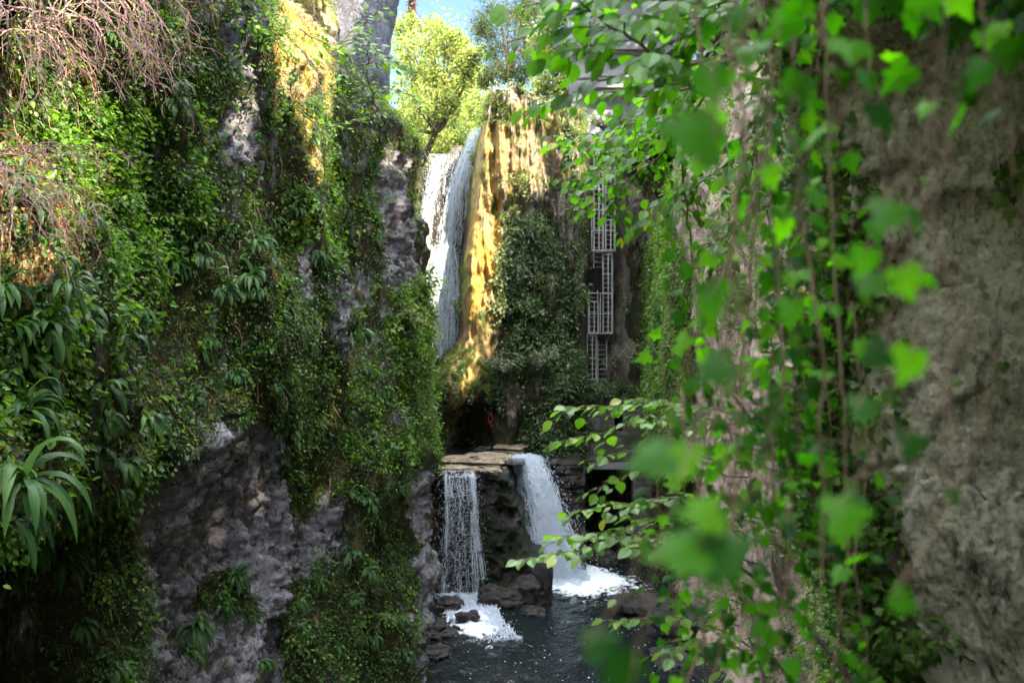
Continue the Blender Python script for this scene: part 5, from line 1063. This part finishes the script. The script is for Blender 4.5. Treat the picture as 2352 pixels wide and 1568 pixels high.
loose([(2060,485,1.1,.065,(.7,-.1,.1),(-.1,-.9,.5)),(2110,520,1.1,.05,(.2,0,-.9),(.7,-.6,.2)),(2020,645,1.1,.06,(.8,0,.1),(0,-.6,.8)),(2085,660,1.1,.055,(.3,0,-.9),(-.3,-.9,.2)),(2080,850,1.1,.06,(-.3,0,-.9),(.2,-1,.3)),(1980,610,1.1,.05,(-.3,0,-.9),(.2,-1,.3)),(2000,820,1.1,.05,(-.8,0,-.3),(.2,-1,.3)),(2110,1015,1.05,.045,(.8,0,.1),(0,-1,.3)),(2000,930,1.1,.05,(.9,0,.2),(0,-.8,.6)),(1960,1180,1.05,.07,(.9,0,.15),(0,-.9,.5)),(2195,1145,1.1,.022,(.2,0,-.9),(0,-1,.3)),(2085,1385,1.0,.045,(.6,0,-.4),(0,-.9,.6))], 'scattered blurred ivy leaves over the near rock wall')

# ------------------------------------------------------------- added shade trees outside the frame: leaves placed to block sun from shaded areas
def targets():
    pts, lit = [], []
    LIT_L = [[(-150,150),(60,150),(100,230),(280,230),(290,420),(240,560),(150,700),(-150,760)], [(620,-80),(752,-80),(770,60),(778,190),(735,300),(760,430),(715,445),(690,330),(625,240),(610,100)], [(-120,180),(40,170),(60,280),(130,250),(260,240),(270,330),(230,400),(180,560),(60,640),(-120,720)], [(100,60),(220,80),(200,190),(110,200)], [(540,120),(590,130),(600,300),(545,290)], [(505,320),(560,310),(550,370),(510,370)], [(235,10),(330,40),(300,120),(240,90)], [(880,300),(960,330),(960,430),(890,400)], [(700,330),(740,400),(800,520),(760,480)], [(330,270),(375,280),(370,340),(330,330)]]
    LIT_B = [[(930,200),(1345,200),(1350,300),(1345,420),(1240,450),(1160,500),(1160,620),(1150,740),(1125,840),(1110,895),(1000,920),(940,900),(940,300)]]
    for S_, L_ in ((SL, LIT_L), (SB, LIT_B), (SR, []), (SW, [])):
        v = S_.vis & ((S_.N*SUN).sum(-1) > -.05) & (S_.px > -150) & (S_.px < 2352) & (S_.py > -150) & (S_.py < 1600); x, y = S_.px[v], S_.py[v]; p = S_.P[v]; l = np.zeros(len(x), bool)
        x2, y2 = jit(x, y, 10, .03, 44)
        for q in L_: l |= inpoly(x2, y2, q)
        pts.append(p); lit.append(l)
    bx3, bz3 = np.meshgrid(np.arange(3.2, 10, .15), np.arange(16.5, 31.5, .15)); q = np.stack([bx3, 0*bx3 + 57.3, bz3], -1).reshape(-1, 3); pts.append(q); lit.append(np.zeros(len(q), bool))
    return np.concatenate(pts), np.concatenate(lit)
tp, tl_ = targets(); HT = 33.0; tt = (HT - tp[:, 2])/SUN[2]; hx = tp[:, 0] + SUN[0]*tt; hy = tp[:, 1] + SUN[1]*tt
cs = .30; x0, y0 = hx.min(), hy.min(); nx2, ny2 = int((hx.max()-x0)/cs)+2, int((hy.max()-y0)/cs)+2
A = np.zeros((nx2, ny2)); B = np.zeros((nx2, ny2)); ii, jj = ((hx-x0)/cs).astype(int), ((hy-y0)/cs).astype(int); np.add.at(A, (ii, jj), tl_*1.0); np.add.at(B, (ii, jj), (~tl_)*1.0)
def dil(a): b = a.copy(); b[1:] |= a[:-1]; b[:-1] |= a[1:]; b[:, 1:] |= a[:, :-1]; b[:, :-1] |= a[:, 1:]; return b
shade = dil(B > 0) & ~(A > .5*B)
ci, cj = np.nonzero(shade)
per = 5; k = np.repeat(np.arange(len(ci)), per); c = np.stack([x0 + (ci[k] + rng.random(len(k)))*cs, y0 + (cj[k] + rng.random(len(k)))*cs, np.full(len(k), HT)], -1) + SUN*rng.uniform(-2.2, 2.2, (len(k), 1))
cell = (np.floor(c[:, 1]/7)).astype(int); ucell = np.unique(cell); names = []
for q, u in enumerate(ucell):
    sel = cell == u; cc = c[sel].mean(0)
    if sel.sum() < 60: continue
    bx_ = max(cc[0] + 3, 9.0); r = empty('shade_tree', (bx_, cc[1], 18.3), ['southernmost','second','third','fourth','fifth','sixth','seventh','eighth','ninth','tenth','eleventh','twelfth','thirteenth','northernmost'][min(q, 13)] + ' unseen shade tree added along the right plateau, its crown above the picture', 'tree', 'added shade trees on the right plateau')
    g = Geo(); P, _ = curve(list(np.array([(bx_, cc[1], 18.0), (bx_-.5, cc[1], 26), (cc[0], cc[1], 31)])), 16); g.tube(P, np.linspace(.38, .14, 16), 8); g.build('trunk', M['bark'], r)
    leaves(T_6, c[sel], rnd(sel.sum()), SUN + rnd(sel.sum(), .35), rng.uniform(.30, .55, sel.sum())).build('crown', M['tree_d'], r)
print('shade leaves', len(c), 'cells', len(ci), 'x', x0, hx.max(), 'y', y0, hy.max())
